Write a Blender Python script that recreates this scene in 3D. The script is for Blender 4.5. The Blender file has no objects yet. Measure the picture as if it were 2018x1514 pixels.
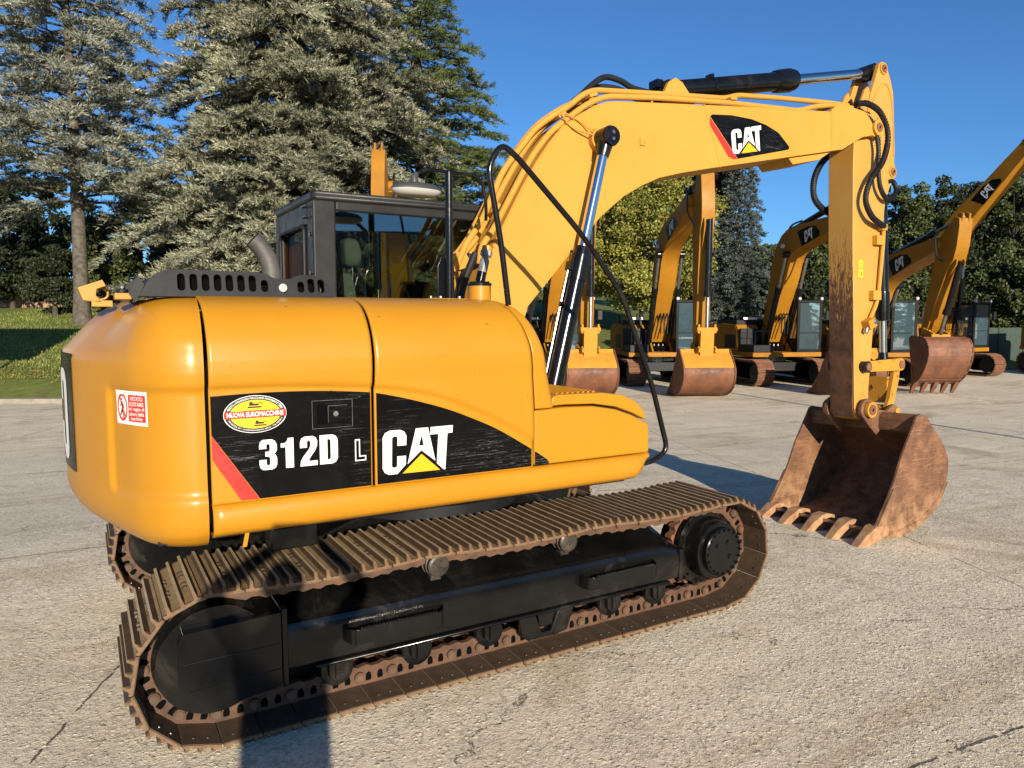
import bpy, bmesh, math, random
import numpy as np
from mathutils import Vector, Matrix
random.seed(7); rng = np.random.default_rng(11)
S = bpy.context.scene; COL = S.collection
R = math.radians

# ---------------------------------------------------------------- camera frame
CAMP = Vector((-2.0, -4.595, 1.9))
FW = Vector((0.50458, 0.86337, 0)); RT = Vector((0.86337, -0.50458, 0))
PITCH = 0.08942
def W(xc, d, z=0.0):
    p = CAMP + RT * xc + FW * d; return Vector((p.x, p.y, z))
def camco(x, y):
    v = Vector((x, y, 0)) - Vector((CAMP.x, CAMP.y, 0)); return v.dot(RT), v.dot(FW)
SUN = Vector((0.2213, 0.9370, -0.2702)).normalized()       # direction the light travels

def sp(v, k=0.6):                                             # soft ramp
    return k * math.log1p(math.exp(min(60, v / k)))
def gz(x, y):
    t = sp(x - 2.6, .35) + sp(y - 2.6, .35)
    return -.46 * (1 - math.exp(-t / 6.5))
def sstep(a, b, v):
    t = min(1, max(0, (v - a) / (b - a))); return t * t * (3 - 2 * t)
def edge_d(xc):
    return 20 + 13.5 * sstep(-9.5, -4.5, xc)
def bank_z(xc, d):
    e = edge_d(xc); w = W(xc, d); t = max(0, d - e)
    z = gz(w.x, w.y) + .06 + 2.55 * (1 - math.exp(-t / 11.0)) + .05 * max(0, t - 8)
    z += sstep(8, 30, xc) * .08 * max(0, d - 44) * 1.0
    return z

# ---------------------------------------------------------------- mesh builder
class MB:
    def __init__(s): s.v = []; s.f = []; s.m = []
    def add(s, vs, fs, mi=0):
        o = len(s.v); s.v += [tuple(p) for p in vs]; s.f += [tuple(i + o for i in f) for f in fs]; s.m += [mi] * len(fs); return s
    def box(s, x0, x1, y0, y1, z0, z1, mi=0):
        v = [(x, y, z) for x in (x0, x1) for y in (y0, y1) for z in (z0, z1)]
        return s.add(v, [(0, 1, 3, 2), (4, 6, 7, 5), (0, 4, 5, 1), (2, 3, 7, 6), (0, 2, 6, 4), (1, 5, 7, 3)], mi)
    def obox(s, c, ax, ay, az, mi=0):
        c, ax, ay, az = map(Vector, (c, ax, ay, az))
        v = [c + ax * i + ay * j + az * k for i in (-1, 1) for j in (-1, 1) for k in (-1, 1)]
        return s.add(v, [(0, 1, 3, 2), (4, 6, 7, 5), (0, 4, 5, 1), (2, 3, 7, 6), (0, 2, 6, 4), (1, 5, 7, 3)], mi)
    def prism(s, pts, y0, y1, mi=0):                          # outline in XZ, extruded along Y
        n = len(pts)
        v = [(x, y0, z) for x, z in pts] + [(x, y1, z) for x, z in pts]
        return s.add(v, [tuple(range(n)), tuple(range(2 * n - 1, n - 1, -1))] + [(i, i + n, (i + 1) % n + n, (i + 1) % n) for i in range(n)], mi)
    def zprism(s, pts, z0, z1, mi=0):
        n = len(pts)
        v = [(x, y, z0) for x, y in pts] + [(x, y, z1) for x, y in pts]
        return s.add(v, [tuple(range(n - 1, -1, -1)), tuple(range(n, 2 * n))] + [(i, (i + 1) % n, (i + 1) % n + n, i + n) for i in range(n)], mi)
    def loft(s, rings, cap=True, mi=0, closed=True):
        n = len(rings[0]); v = [p for r in rings for p in r]; f = []
        for a in range(len(rings) - 1):
            for i in range(n if closed else n - 1):
                j = (i + 1) % n; f.append((a * n + i, a * n + j, (a + 1) * n + j, (a + 1) * n + i))
        if cap and closed:
            f.append(tuple(range(n - 1, -1, -1))); f.append(tuple(range((len(rings) - 1) * n, len(rings) * n)))
        return s.add(v, f, mi)
    def tube(s, path, r, n=10, cap=True, mi=0):
        P = [Vector(p) for p in path]; rs = r if isinstance(r, (list, tuple)) else [r] * len(P)
        t0 = (P[1] - P[0]).normalized()
        u = t0.orthogonal().normalized(); rings = []
        for i, p in enumerate(P):
            if i == 0: t = t0
            elif i == len(P) - 1: t = (P[i] - P[i - 1]).normalized()
            else: t = ((P[i + 1] - p).normalized() + (p - P[i - 1]).normalized()).normalized()
            u = (u - t * u.dot(t)).normalized(); w = t.cross(u)
            rings.append([p + (u * math.cos(a) + w * math.sin(a)) * rs[i] for a in [2 * math.pi * k / n for k in range(n)]])
        return s.loft(rings, cap, mi)
    def cyl(s, a, b, r, r1=None, n=20, mi=0): return s.tube([a, b], [r, r if r1 is None else r1], n, True, mi)
    def grid(s, G, mi=0):
        n = len(G[0]); v = [p for r in G for p in r]
        return s.add(v, [(a * n + i, a * n + i + 1, (a + 1) * n + i + 1, (a + 1) * n + i) for a in range(len(G) - 1) for i in range(n - 1)], mi)
    def merge(s, o, fn=None, mi=None):
        vs = o.v if fn is None else [fn(*p) for p in o.v]
        b = len(s.v); s.v += [tuple(p) for p in vs]; s.f += [tuple(i + b for i in f) for f in o.f]; s.m += (o.m if mi is None else [mi] * len(o.f)); return s
    def map(s, fn): s.v = [tuple(fn(*p)) for p in s.v]; return s
    def mesh(s, name, mats, smooth=True, ang=35):
        me = bpy.data.meshes.new(name); me.from_pydata(s.v, [], s.f)
        bm = bmesh.new(); bm.from_mesh(me); bmesh.ops.recalc_face_normals(bm, faces=bm.faces); bm.to_mesh(me); bm.free()
        for m in (mats if isinstance(mats, (list, tuple)) else [mats]): me.materials.append(m)
        me.polygons.foreach_set('material_index', s.m)
        if smooth:
            me.polygons.foreach_set('use_smooth', [True] * len(me.polygons)); me.set_sharp_from_angle(angle=R(ang))
        me.update(); return me
def fillet(path, r=.05, k=4):                                  # round the corners of a 3-D polyline
    P = [Vector(p) for p in path]; out = [P[0]]
    for i in range(1, len(P) - 1):
        a = P[i - 1] - P[i]; b = P[i + 1] - P[i]; d = min(r, a.length * .45, b.length * .45)
        p0 = P[i] + a.normalized() * d; p1 = P[i] + b.normalized() * d
        for j in range(k + 1):
            t = j / k; out.append(p0 * (1 - t) ** 2 + P[i] * 2 * t * (1 - t) + p1 * t * t)
    return out + [P[-1]]
def crom(path, k=6):                                           # smooth curve through points
    P = [Vector(p) for p in path]; P = [P[0] * 2 - P[1]] + P + [P[-1] * 2 - P[-2]]; out = []
    for i in range(1, len(P) - 2):
        for j in range(k):
            t = j / k; a, b, c, d = P[i - 1:i + 3]
            out.append(.5 * ((2 * b) + (c - a) * t + (2 * a - 5 * b + 4 * c - d) * t * t + (3 * b - a - 3 * c + d) * t ** 3))
    return out + [P[-2]]
def lerp1(tab, x):
    if x <= tab[0][0]: return tab[0][1]
    for (a, va), (b, vb) in zip(tab, tab[1:]):
        if x <= b: return va + (vb - va) * (x - a) / (b - a)
    return tab[-1][1]

def link(o, parent=None):
    COL.objects.link(o)
    if parent is not None: o.parent = parent
    return o
def obj(name, mb, mats, parent=None, bevel=0, smooth=True, ang=35, seg=2):
    me = mb if isinstance(mb, bpy.types.Mesh) else mb.mesh(name, mats, smooth, ang)
    o = link(bpy.data.objects.new(name, me), parent)
    if bevel:
        b = o.modifiers.new('bevel', 'BEVEL'); b.width = bevel; b.segments = seg; b.limit_method = 'ANGLE'; b.angle_limit = R(40); b.harden_normals = True
    return o
def tag(o, label=None, cat=None, group=None, kind=None):
    if label: o['label'] = label
    if cat: o['category'] = cat
    if group: o['group'] = group
    if kind: o['kind'] = kind
    return o
def empty(name, loc, rz=0, label=None, cat=None, group=None):
    o = link(bpy.data.objects.new(name, None)); o.location = loc; o.rotation_euler = (0, 0, rz); o.empty_display_size = .3
    return tag(o, label, cat, group)
def children(o): return [c for c in bpy.data.objects if c.parent == o]
def copy_tree(o, parent=None):
    c = o.copy(); COL.objects.link(c)
    if parent is not None: c.parent = parent
    for ch in children(o): copy_tree(ch, c)
    return c

# ---------------------------------------------------------------- materials
def node(nt, t, **kw):
    n = nt.nodes.new(t)
    for k, v in kw.items():
        if k == 'inp':
            for a, b in v.items(): n.inputs[a].default_value = b
        else: setattr(n, k, v)
    return n
def base_mat(name, col, rough=.5, metal=0, coat=0, spec=.5):
    m = bpy.data.materials.new(name); m.use_nodes = True; b = m.node_tree.nodes['Principled BSDF']
    b.inputs['Base Color'].default_value = (*col, 1); b.inputs['Roughness'].default_value = rough; b.inputs['Metallic'].default_value = metal
    b.inputs['Coat Weight'].default_value = coat; b.inputs['Specular IOR Level'].default_value = spec; b.inputs['Coat Roughness'].default_value = .08
    return m, m.node_tree, b
def noise(nt, scale, detail=6, rough=.6, co=None, dist=0):
    n = node(nt, 'ShaderNodeTexNoise', inp={'Scale': scale, 'Detail': detail, 'Roughness': rough, 'Distortion': dist})
    if co is not None: nt.links.new(co, n.inputs['Vector'])
    return n.outputs['Fac']
def ramp(nt, fac, stops):
    r = node(nt, 'ShaderNodeValToRGB'); e = r.color_ramp.elements
    while len(e) < len(stops): e.new(.5)
    for el, (p, c) in zip(e, stops): el.position = p; el.color = (*c, 1) if len(c) == 3 else c
    nt.links.new(fac, r.inputs['Fac']); return r.outputs['Color']
def mix(nt, fac, a, b, mode='MIX'):
    m = node(nt, 'ShaderNodeMix', data_type='RGBA', blend_type=mode)
    for sock, v in ((m.inputs[0], fac), (m.inputs[6], a), (m.inputs[7], b)):
        if hasattr(v, 'default_value') or isinstance(v, bpy.types.NodeSocket): nt.links.new(v, sock)
        elif isinstance(v, (int, float)): sock.default_value = v
        else: sock.default_value = (*v, 1)
    return m.outputs[2]
def mth(nt, op, a, b=0.0, clamp=False):
    m = node(nt, 'ShaderNodeMath', operation=op, use_clamp=clamp)
    for i, v in enumerate((a, b)):
        if isinstance(v, bpy.types.NodeSocket): nt.links.new(v, m.inputs[i])
        else: m.inputs[i].default_value = v
    return m.outputs[0]
def bump(nt, b, h, strength=.3, dist=.01, prev=None):
    n = node(nt, 'ShaderNodeBump', inp={'Strength': strength, 'Distance': dist}); nt.links.new(h, n.inputs['Height'])
    if prev is not None: nt.links.new(prev, n.inputs['Normal'])
    nt.links.new(n.outputs['Normal'], b.inputs['Normal']); return n.outputs['Normal']
def objco(nt): return node(nt, 'ShaderNodeTexCoord').outputs['Object']
def varied(name, c1, c2, scale=8, rough=(.4, .6), metal=0, coat=0, bscale=60, bstr=.1, bdist=.004, lo=.35, hi=.65, spec=.5):
    m, nt, b = base_mat(name, c1, rough[0], metal, coat, spec); co = objco(nt)
    f = noise(nt, scale, 8, .65, co)
    nt.links.new(ramp(nt, f, [(lo, c1), (hi, c2)]), b.inputs['Base Color'])
    g = noise(nt, scale * 3.1, 6, .6, co)
    rr = node(nt, 'ShaderNodeMapRange', inp={'From Min': .3, 'From Max': .7, 'To Min': rough[0], 'To Max': rough[1]}); nt.links.new(g, rr.inputs['Value']); nt.links.new(rr.outputs['Result'], b.inputs['Roughness'])
    if bstr: bump(nt, b, noise(nt, bscale, 5, .6, co), bstr, bdist)
    return m

YA, YB = (.44, .196, .009), (.40, .176, .007)
def body_paint():
    m, nt, b = base_mat('yellow_paint', YA, .3, 0, .10, spec=.4); co = objco(nt); b.inputs['Coat Roughness'].default_value = .16
    c = ramp(nt, noise(nt, 1.7, 7, .65, co), [(.3, YB), (.7, YA)])
    mp = node(nt, 'ShaderNodeMapping', inp={'Scale': (5, 5, .7)}); nt.links.new(co, mp.inputs[0])
    run = ramp(nt, noise(nt, 3, 6, .65, mp.outputs[0]), [(.60, (0, 0, 0)), (.80, (.16, .16, .16))]); c = mix(nt, run, c, (.20, .12, .05))
    spk = ramp(nt, noise(nt, 34, 3, .5, co), [(.735, (0, 0, 0)), (.755, (.7, .7, .7))]); c = mix(nt, spk, c, (.09, .055, .025))
    nt.links.new(c, b.inputs['Base Color'])
    nt.links.new(mix(nt, noise(nt, 4, 7, .7, co), (.26, .26, .26), (.46, .46, .46)), b.inputs['Roughness'])
    bump(nt, b, noise(nt, 3.5, 3, .5, co), .035, .02); return m
M_yel = body_paint()
# boom paint: drier, slightly chipped
def chipped(name, c1, c2, amount, scale=9, rustc=(.10, .035, .012)):
    m, nt, b = base_mat(name, c1, .6, spec=.08); co = objco(nt)
    f = noise(nt, 2.2, 6, .6, co); c = ramp(nt, f, [(.3, c1), (.7, c2)])
    k = noise(nt, scale, 10, .72, co, .4); k2 = ramp(nt, k, [(amount, (0, 0, 0)), (amount + .035, (1, 1, 1))])
    nt.links.new(mix(nt, k2, c, rustc), b.inputs['Base Color'])
    nt.links.new(mix(nt, k2, (.62, .62, .62), (.85, .85, .85)), b.inputs['Roughness'])
    bump(nt, b, noise(nt, 40, 4, .6, co), .06, .004); return m
M_boom = chipped('boom_yellow_paint', (.50, .255, .048), (.46, .228, .038), .74, 14)
M_boomw = chipped('worn_yellow_paint', (.48, .235, .035), (.42, .19, .025), .60, 16)
# stick: front face rubbed to rust in its middle and lower part
def stick_mat():
    m, nt, b = base_mat('stick_yellow_paint', YA, .45); co = objco(nt)
    sx = node(nt, 'ShaderNodeSeparateXYZ'); nt.links.new(co, sx.inputs[0])
    geo = node(nt, 'ShaderNodeNewGeometry'); sn = node(nt, 'ShaderNodeSeparateXYZ'); nt.links.new(geo.outputs['Normal'], sn.inputs[0])
    front = mth(nt, 'LESS_THAN', sn.outputs['X'], -.75)
    mp = node(nt, 'ShaderNodeMapping', inp={'Scale': (12, 30, 5)}); nt.links.new(co, mp.inputs[0])
    n1 = noise(nt, 1.2, 12, .82, mp.outputs[0], 1.6)
    zr = node(nt, 'ShaderNodeMapRange', inp={'From Min': 3.2, 'From Max': 1.45, 'To Min': -.36, 'To Max': .36}); nt.links.new(sx.outputs['Z'], zr.inputs['Value'])
    wear = mth(nt, 'ADD', mth(nt, 'ADD', mth(nt, 'MULTIPLY', n1, 2.0), -.5), zr.outputs['Result']); wear = ramp(nt, wear, [(.50, (0, 0, 0)), (.56, (1, 1, 1))])
    wf = mth(nt, 'MULTIPLY', wear, front)
    n2 = noise(nt, 14, 10, .75, co, .4)
    zl = node(nt, 'ShaderNodeMapRange', inp={'From Min': 1.75, 'From Max': 1.1, 'To Min': 0, 'To Max': .14}); nt.links.new(sx.outputs['Z'], zl.inputs['Value'])
    chip = ramp(nt, mth(nt, 'ADD', n2, zl.outputs['Result']), [(.68, (0, 0, 0)), (.72, (1, 1, 1))])
    rust = ramp(nt, noise(nt, 9, 8, .7, co), [(.35, (.05, .022, .012)), (.65, (.15, .062, .026))])
    pale = ramp(nt, noise(nt, 2.2, 6, .6, co), [(.3, (.50, .255, .048)), (.7, (.46, .228, .038))])
    c = mix(nt, mth(nt, 'MAXIMUM', wf, chip), pale, rust); nt.links.new(c, b.inputs['Base Color'])
    bump(nt, b, n1, .12, .006); return m
M_stick = stick_mat()
def frame_black():
    m, nt, b = base_mat('black_paint', (.005, .005, .005), .2, 0, 0, .4); co = objco(nt)
    c = ramp(nt, noise(nt, 3, 8, .65, co), [(.35, (.003, .003, .003)), (.65, (.0075, .0075, .007))])
    du = ramp(nt, noise(nt, 2.6, 9, .74, co, .7), [(.53, (0, 0, 0)), (.70, (1, 1, 1))]); c = mix(nt, mth(nt, 'MULTIPLY', du, .6), c, (.034, .027, .019))
    nt.links.new(c, b.inputs['Base Color']); nt.links.new(mix(nt, du, (.17, .17, .17), (.5, .5, .5)), b.inputs['Roughness'])
    bump(nt, b, noise(nt, 7, 6, .6, co), .16, .006); return m
M_black = frame_black()
M_blackm = varied('black_matt_plastic', (.009, .009, .0095), (.015, .015, .016), 5, (.42, .58), 0, 0, 30, .06, .003, spec=.25)
M_cabp = varied('dark_grey_cab_paint', (.014, .013, .0125), (.021, .020, .019), 4, (.34, .5), 0, 0, 15, .03, .003, spec=.25)
M_hose = varied('black_rubber', (.008, .008, .008), (.016, .016, .016), 9, (.45, .65), 0, 0, 70, .1, .002, spec=.25)
M_chrome, _, _ = base_mat('chrome_rod', (.72, .73, .75), .12, 1)
M_steel = varied('worn_steel', (.22, .21, .2), (.4, .39, .37), 14, (.3, .5), 1, 0, 60, .1, .002)
M_pipe = varied('heat_stained_pipe', (.075, .068, .06), (.13, .12, .108), 9, (.5, .7), .3, 0, 50, .1, .002)
M_rust = varied('rusty_steel', (.105, .042, .02), (.20, .088, .040), 7, (.65, .9), 0, 0, 45, .35, .006)
def scratched_rust():
    m, nt, b = base_mat('rusty_bucket_steel', (.2, .09, .04), .7); co = objco(nt)
    c = ramp(nt, noise(nt, 4.5, 9, .72, co, .5), [(.3, (.070, .030, .015)), (.5, (.14, .062, .028)), (.7, (.26, .128, .060))])
    for rot, k in (((0, .5, .2), 3.), ((0, -.7, -.2), 7.)):
        mp = node(nt, 'ShaderNodeMapping', inp={'Rotation': rot, 'Scale': (2.2, 2.2, 26), 'Location': (k, k, k)}); nt.links.new(co, mp.inputs[0])
        c = mix(nt, ramp(nt, noise(nt, 2.4, 6, .7, mp.outputs[0], .4), [(.56, (0, 0, 0)), (.70, (.55, .55, .55))]), c, (.36, .19, .095))
    sx = node(nt, 'ShaderNodeSeparateXYZ'); nt.links.new(co, sx.inputs[0]); lo = node(nt, 'ShaderNodeMapRange', inp={'From Min': .45, 'From Max': -.05}); nt.links.new(sx.outputs['Z'], lo.inputs['Value'])
    mud = mth(nt, 'MULTIPLY', lo.outputs['Result'], ramp(nt, noise(nt, 8, 8, .7, co), [(.42, (0, 0, 0)), (.6, (1, 1, 1))])); c = mix(nt, mth(nt, 'MULTIPLY', mud, .7), c, (.40, .235, .11))
    nt.links.new(c, b.inputs['Base Color']); bump(nt, b, noise(nt, 30, 8, .7, co), .45, .007); return m
M_bucket = scratched_rust()
M_tooth = varied('muddy_tooth_steel', (.24, .115, .05), (.42, .24, .12), 12, (.7, .9), 0, 0, 50, .5, .008)
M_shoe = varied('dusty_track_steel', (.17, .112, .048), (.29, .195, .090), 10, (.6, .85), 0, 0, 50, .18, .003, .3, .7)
M_shoetop = varied('worn_lit_grouser_steel', (.30, .215, .115), (.40, .30, .175), 12, (.5, .7), 0, 0, 50, .1, .002)  # worn paler tops, with the light on the ridges put into colour
M_shoeend = varied('rusty_shoe_edge', (.075, .042, .020), (.19, .110, .052), 14, (.65, .85), 0, 0, 50, .3, .004)
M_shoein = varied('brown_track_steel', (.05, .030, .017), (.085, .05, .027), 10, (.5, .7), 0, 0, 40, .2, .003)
M_chain = varied('brown_link_steel', (.045, .024, .013), (.125, .058, .028), 11, (.55, .8), 0, 0, 45, .4, .004, .3, .7)
M_chainp = varied('link_pin_steel', (.07, .045, .03), (.13, .075, .045), 11, (.4, .6), 0, 0, 45, .2, .003)
M_roller = varied('scuffed_roller_steel', (.018, .015, .012), (.07, .055, .04), 16, (.35, .6), .2, 0, 60, .2, .003)
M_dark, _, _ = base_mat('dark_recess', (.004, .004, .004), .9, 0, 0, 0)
M_white = varied('white_vinyl', (.78, .76, .70), (.70, .68, .62), 12, (.3, .4), 0, 0, 0, 0)
M_red = varied('red_vinyl', (.70, .028, .018), (.60, .022, .014), 8, (.3, .45), 0, 0, 0, 0)
M_signy, _, _ = base_mat('yellow_vinyl', (.80, .52, .015), .35)
M_logoy, _, _ = base_mat('logo_yellow_vinyl', (.75, .36, .01), .35)
M_ink, _, _ = base_mat('black_ink', (.01, .01, .01), .4)
def decal_mat():
    m, nt, b = base_mat('scratched_black_vinyl', (.009, .009, .009), .25, spec=.12); co = objco(nt)
    tot = None
    for ang, sc, seed in ((.5, 5, 1.), (-.9, 7, 4.), (.12, 6, 9.), (1.2, 4, 13.)):
        mp = node(nt, 'ShaderNodeMapping', inp={'Rotation': (0, ang, 0), 'Scale': (sc * .35, 1, sc * 9), 'Location': (seed, 0, seed)}); nt.links.new(co, mp.inputs[0])
        r = ramp(nt, noise(nt, 2.2, 3, .5, mp.outputs[0], .6), [(.655, (0, 0, 0)), (.665, (1, 1, 1)), (.675, (0, 0, 0))])
        tot = r if tot is None else mix(nt, 1.0, tot, r, 'ADD')
    patch = ramp(nt, noise(nt, 3, 3, .5, co), [(.45, (0, 0, 0)), (.62, (1, 1, 1))])
    sc = mix(nt, 1.0, tot, patch, 'MULTIPLY')
    scf = mth(nt, 'MULTIPLY', sc, .5, True)
    dust = ramp(nt, noise(nt, 5, 8, .7, co), [(.35, (.002, .002, .002)), (.75, (.007, .007, .0065))])
    nt.links.new(mix(nt, scf, dust, (.28, .28, .27)), b.inputs['Base Color'])
    nt.links.new(mix(nt, noise(nt, 9, 5, .6, co), (.15, .15, .15), (.42, .42, .42)), b.inputs['Roughness']); return m
M_decal = decal_mat()
def glass_mat(name, tint, refl, ior=1.5):
    m = bpy.data.materials.new(name); m.use_nodes = True; nt = m.node_tree; nt.nodes.clear()
    o = node(nt, 'ShaderNodeOutputMaterial'); tr = node(nt, 'ShaderNodeBsdfTransparent', inp={'Color': (*tint, 1)}); g = node(nt, 'ShaderNodeBsdfGlossy', inp={'Color': (.9, .95, 1, 1), 'Roughness': .015})
    mx = node(nt, 'ShaderNodeMixShader'); fr = node(nt, 'ShaderNodeFresnel', inp={'IOR': ior})
    k = mth(nt, 'ADD', fr.outputs[0], refl, True); nt.links.new(k, mx.inputs[0]); nt.links.new(tr.outputs[0], mx.inputs[1]); nt.links.new(g.outputs[0], mx.inputs[2]); nt.links.new(mx.outputs[0], o.inputs[0]); return m
M_glass = glass_mat('tinted_cab_glass', (.62, .68, .62), .09)
M_rglass = glass_mat('brown_reflection_glass', (.75, .62, .48), .0, 1.02)  # brown tint, no gloss: the reflection's colour is painted in
def paint_reflection(m, col, amt):
    nt = m.node_tree; o = [n for n in nt.nodes if n.type == 'OUTPUT_MATERIAL'][0]; src = o.inputs[0].links[0].from_socket
    d = node(nt, 'ShaderNodeBsdfDiffuse', inp={'Color': (*col, 1)}); mx = node(nt, 'ShaderNodeMixShader', inp={0: amt}); nt.links.new(src, mx.inputs[1]); nt.links.new(d.outputs[0], mx.inputs[2]); nt.links.new(mx.outputs[0], o.inputs[0]); return m
M_bgglass = glass_mat('pale_cab_glass', (.32, .42, .43), .42)
paint_reflection(M_bgglass, (.16, .26, .30), .20)  # bluish diffuse colour stands for sky mirrored in the parked cabs' glass
M_seat = varied('grey_green_fabric', (.22, .23, .19), (.27, .28, .235), 20, (.8, .9), 0, 0, 150, .2, .002)
M_mirror, _, _ = base_mat('mirror_shell', (.05, .048, .046), .4)
M_lens, _, _ = base_mat('pale_lamp_lens', (.38, .38, .36), .25)
M_fit = varied('grey_fitting', (.10, .10, .10), (.22, .22, .21), 12, (.35, .5), 0, 0, 60, .1, .002)

# leaves
def leaf_mat(name, stops, rough=.6, scale=.5, amt=.35, dark=(.02, .025, .015)):
    m, nt, b = base_mat(name, stops[0][1], rough, 0, 0, .3)
    g = node(nt, 'ShaderNodeNewGeometry'); c = ramp(nt, g.outputs['Random Per Island'], stops)
    co = objco(nt); f = noise(nt, scale, 3, .5, co); f2 = ramp(nt, f, [(.35, (1 - amt,) * 3), (.65, (1 + amt * .4,) * 3)])
    nt.links.new(mix(nt, 1.0, c, f2, 'MULTIPLY'), b.inputs['Base Color']); return m
M_cedar = leaf_mat('blue_cedar_needles', [(0, (.058, .068, .038)), (.35, (.165, .178, .110)), (.62, (.26, .268, .175)), (.82, (.35, .34, .235)), (1, (.39, .32, .20))], .7, .35)
M_cedar2 = leaf_mat('grey_cedar_needles', [(0, (.068, .082, .056)), (.4, (.185, .20, .148)), (.75, (.295, .30, .23)), (1, (.37, .34, .25))], .7, .4)
M_deodar = leaf_mat('green_cedar_needles', [(0, (.040, .060, .018)), (.5, (.092, .122, .034)), (1, (.16, .185, .055))], .65, .5)
M_yleaf = leaf_mat('yellow_green_leaves', [(0, (.12, .125, .020)), (.5, (.20, .205, .035)), (.85, (.27, .255, .045)), (1, (.20, .12, .02))], .6, .6)
M_rleaf = leaf_mat('dark_purple_leaves', [(0, (.012, .006, .006)), (.6, (.035, .016, .014)), (1, (.07, .04, .022))], .6, .6)
M_spruce = leaf_mat('blue_spruce_needles', [(0, (.035, .045, .035)), (.5, (.075, .092, .078)), (1, (.13, .150, .130))], .7, .7)
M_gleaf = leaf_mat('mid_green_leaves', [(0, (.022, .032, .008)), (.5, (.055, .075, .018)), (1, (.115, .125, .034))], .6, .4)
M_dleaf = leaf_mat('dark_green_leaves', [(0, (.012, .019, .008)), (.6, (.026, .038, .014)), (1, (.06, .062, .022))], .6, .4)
M_bark = varied('grey_bark', (.045, .037, .027), (.13, .11, .082), 5, (.8, .95), 0, 0, 14, .8, .03)
M_barkd = varied('dark_bark', (.035, .028, .021), (.075, .06, .045), 5, (.8, .95), 0, 0, 14, .8, .03)

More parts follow.
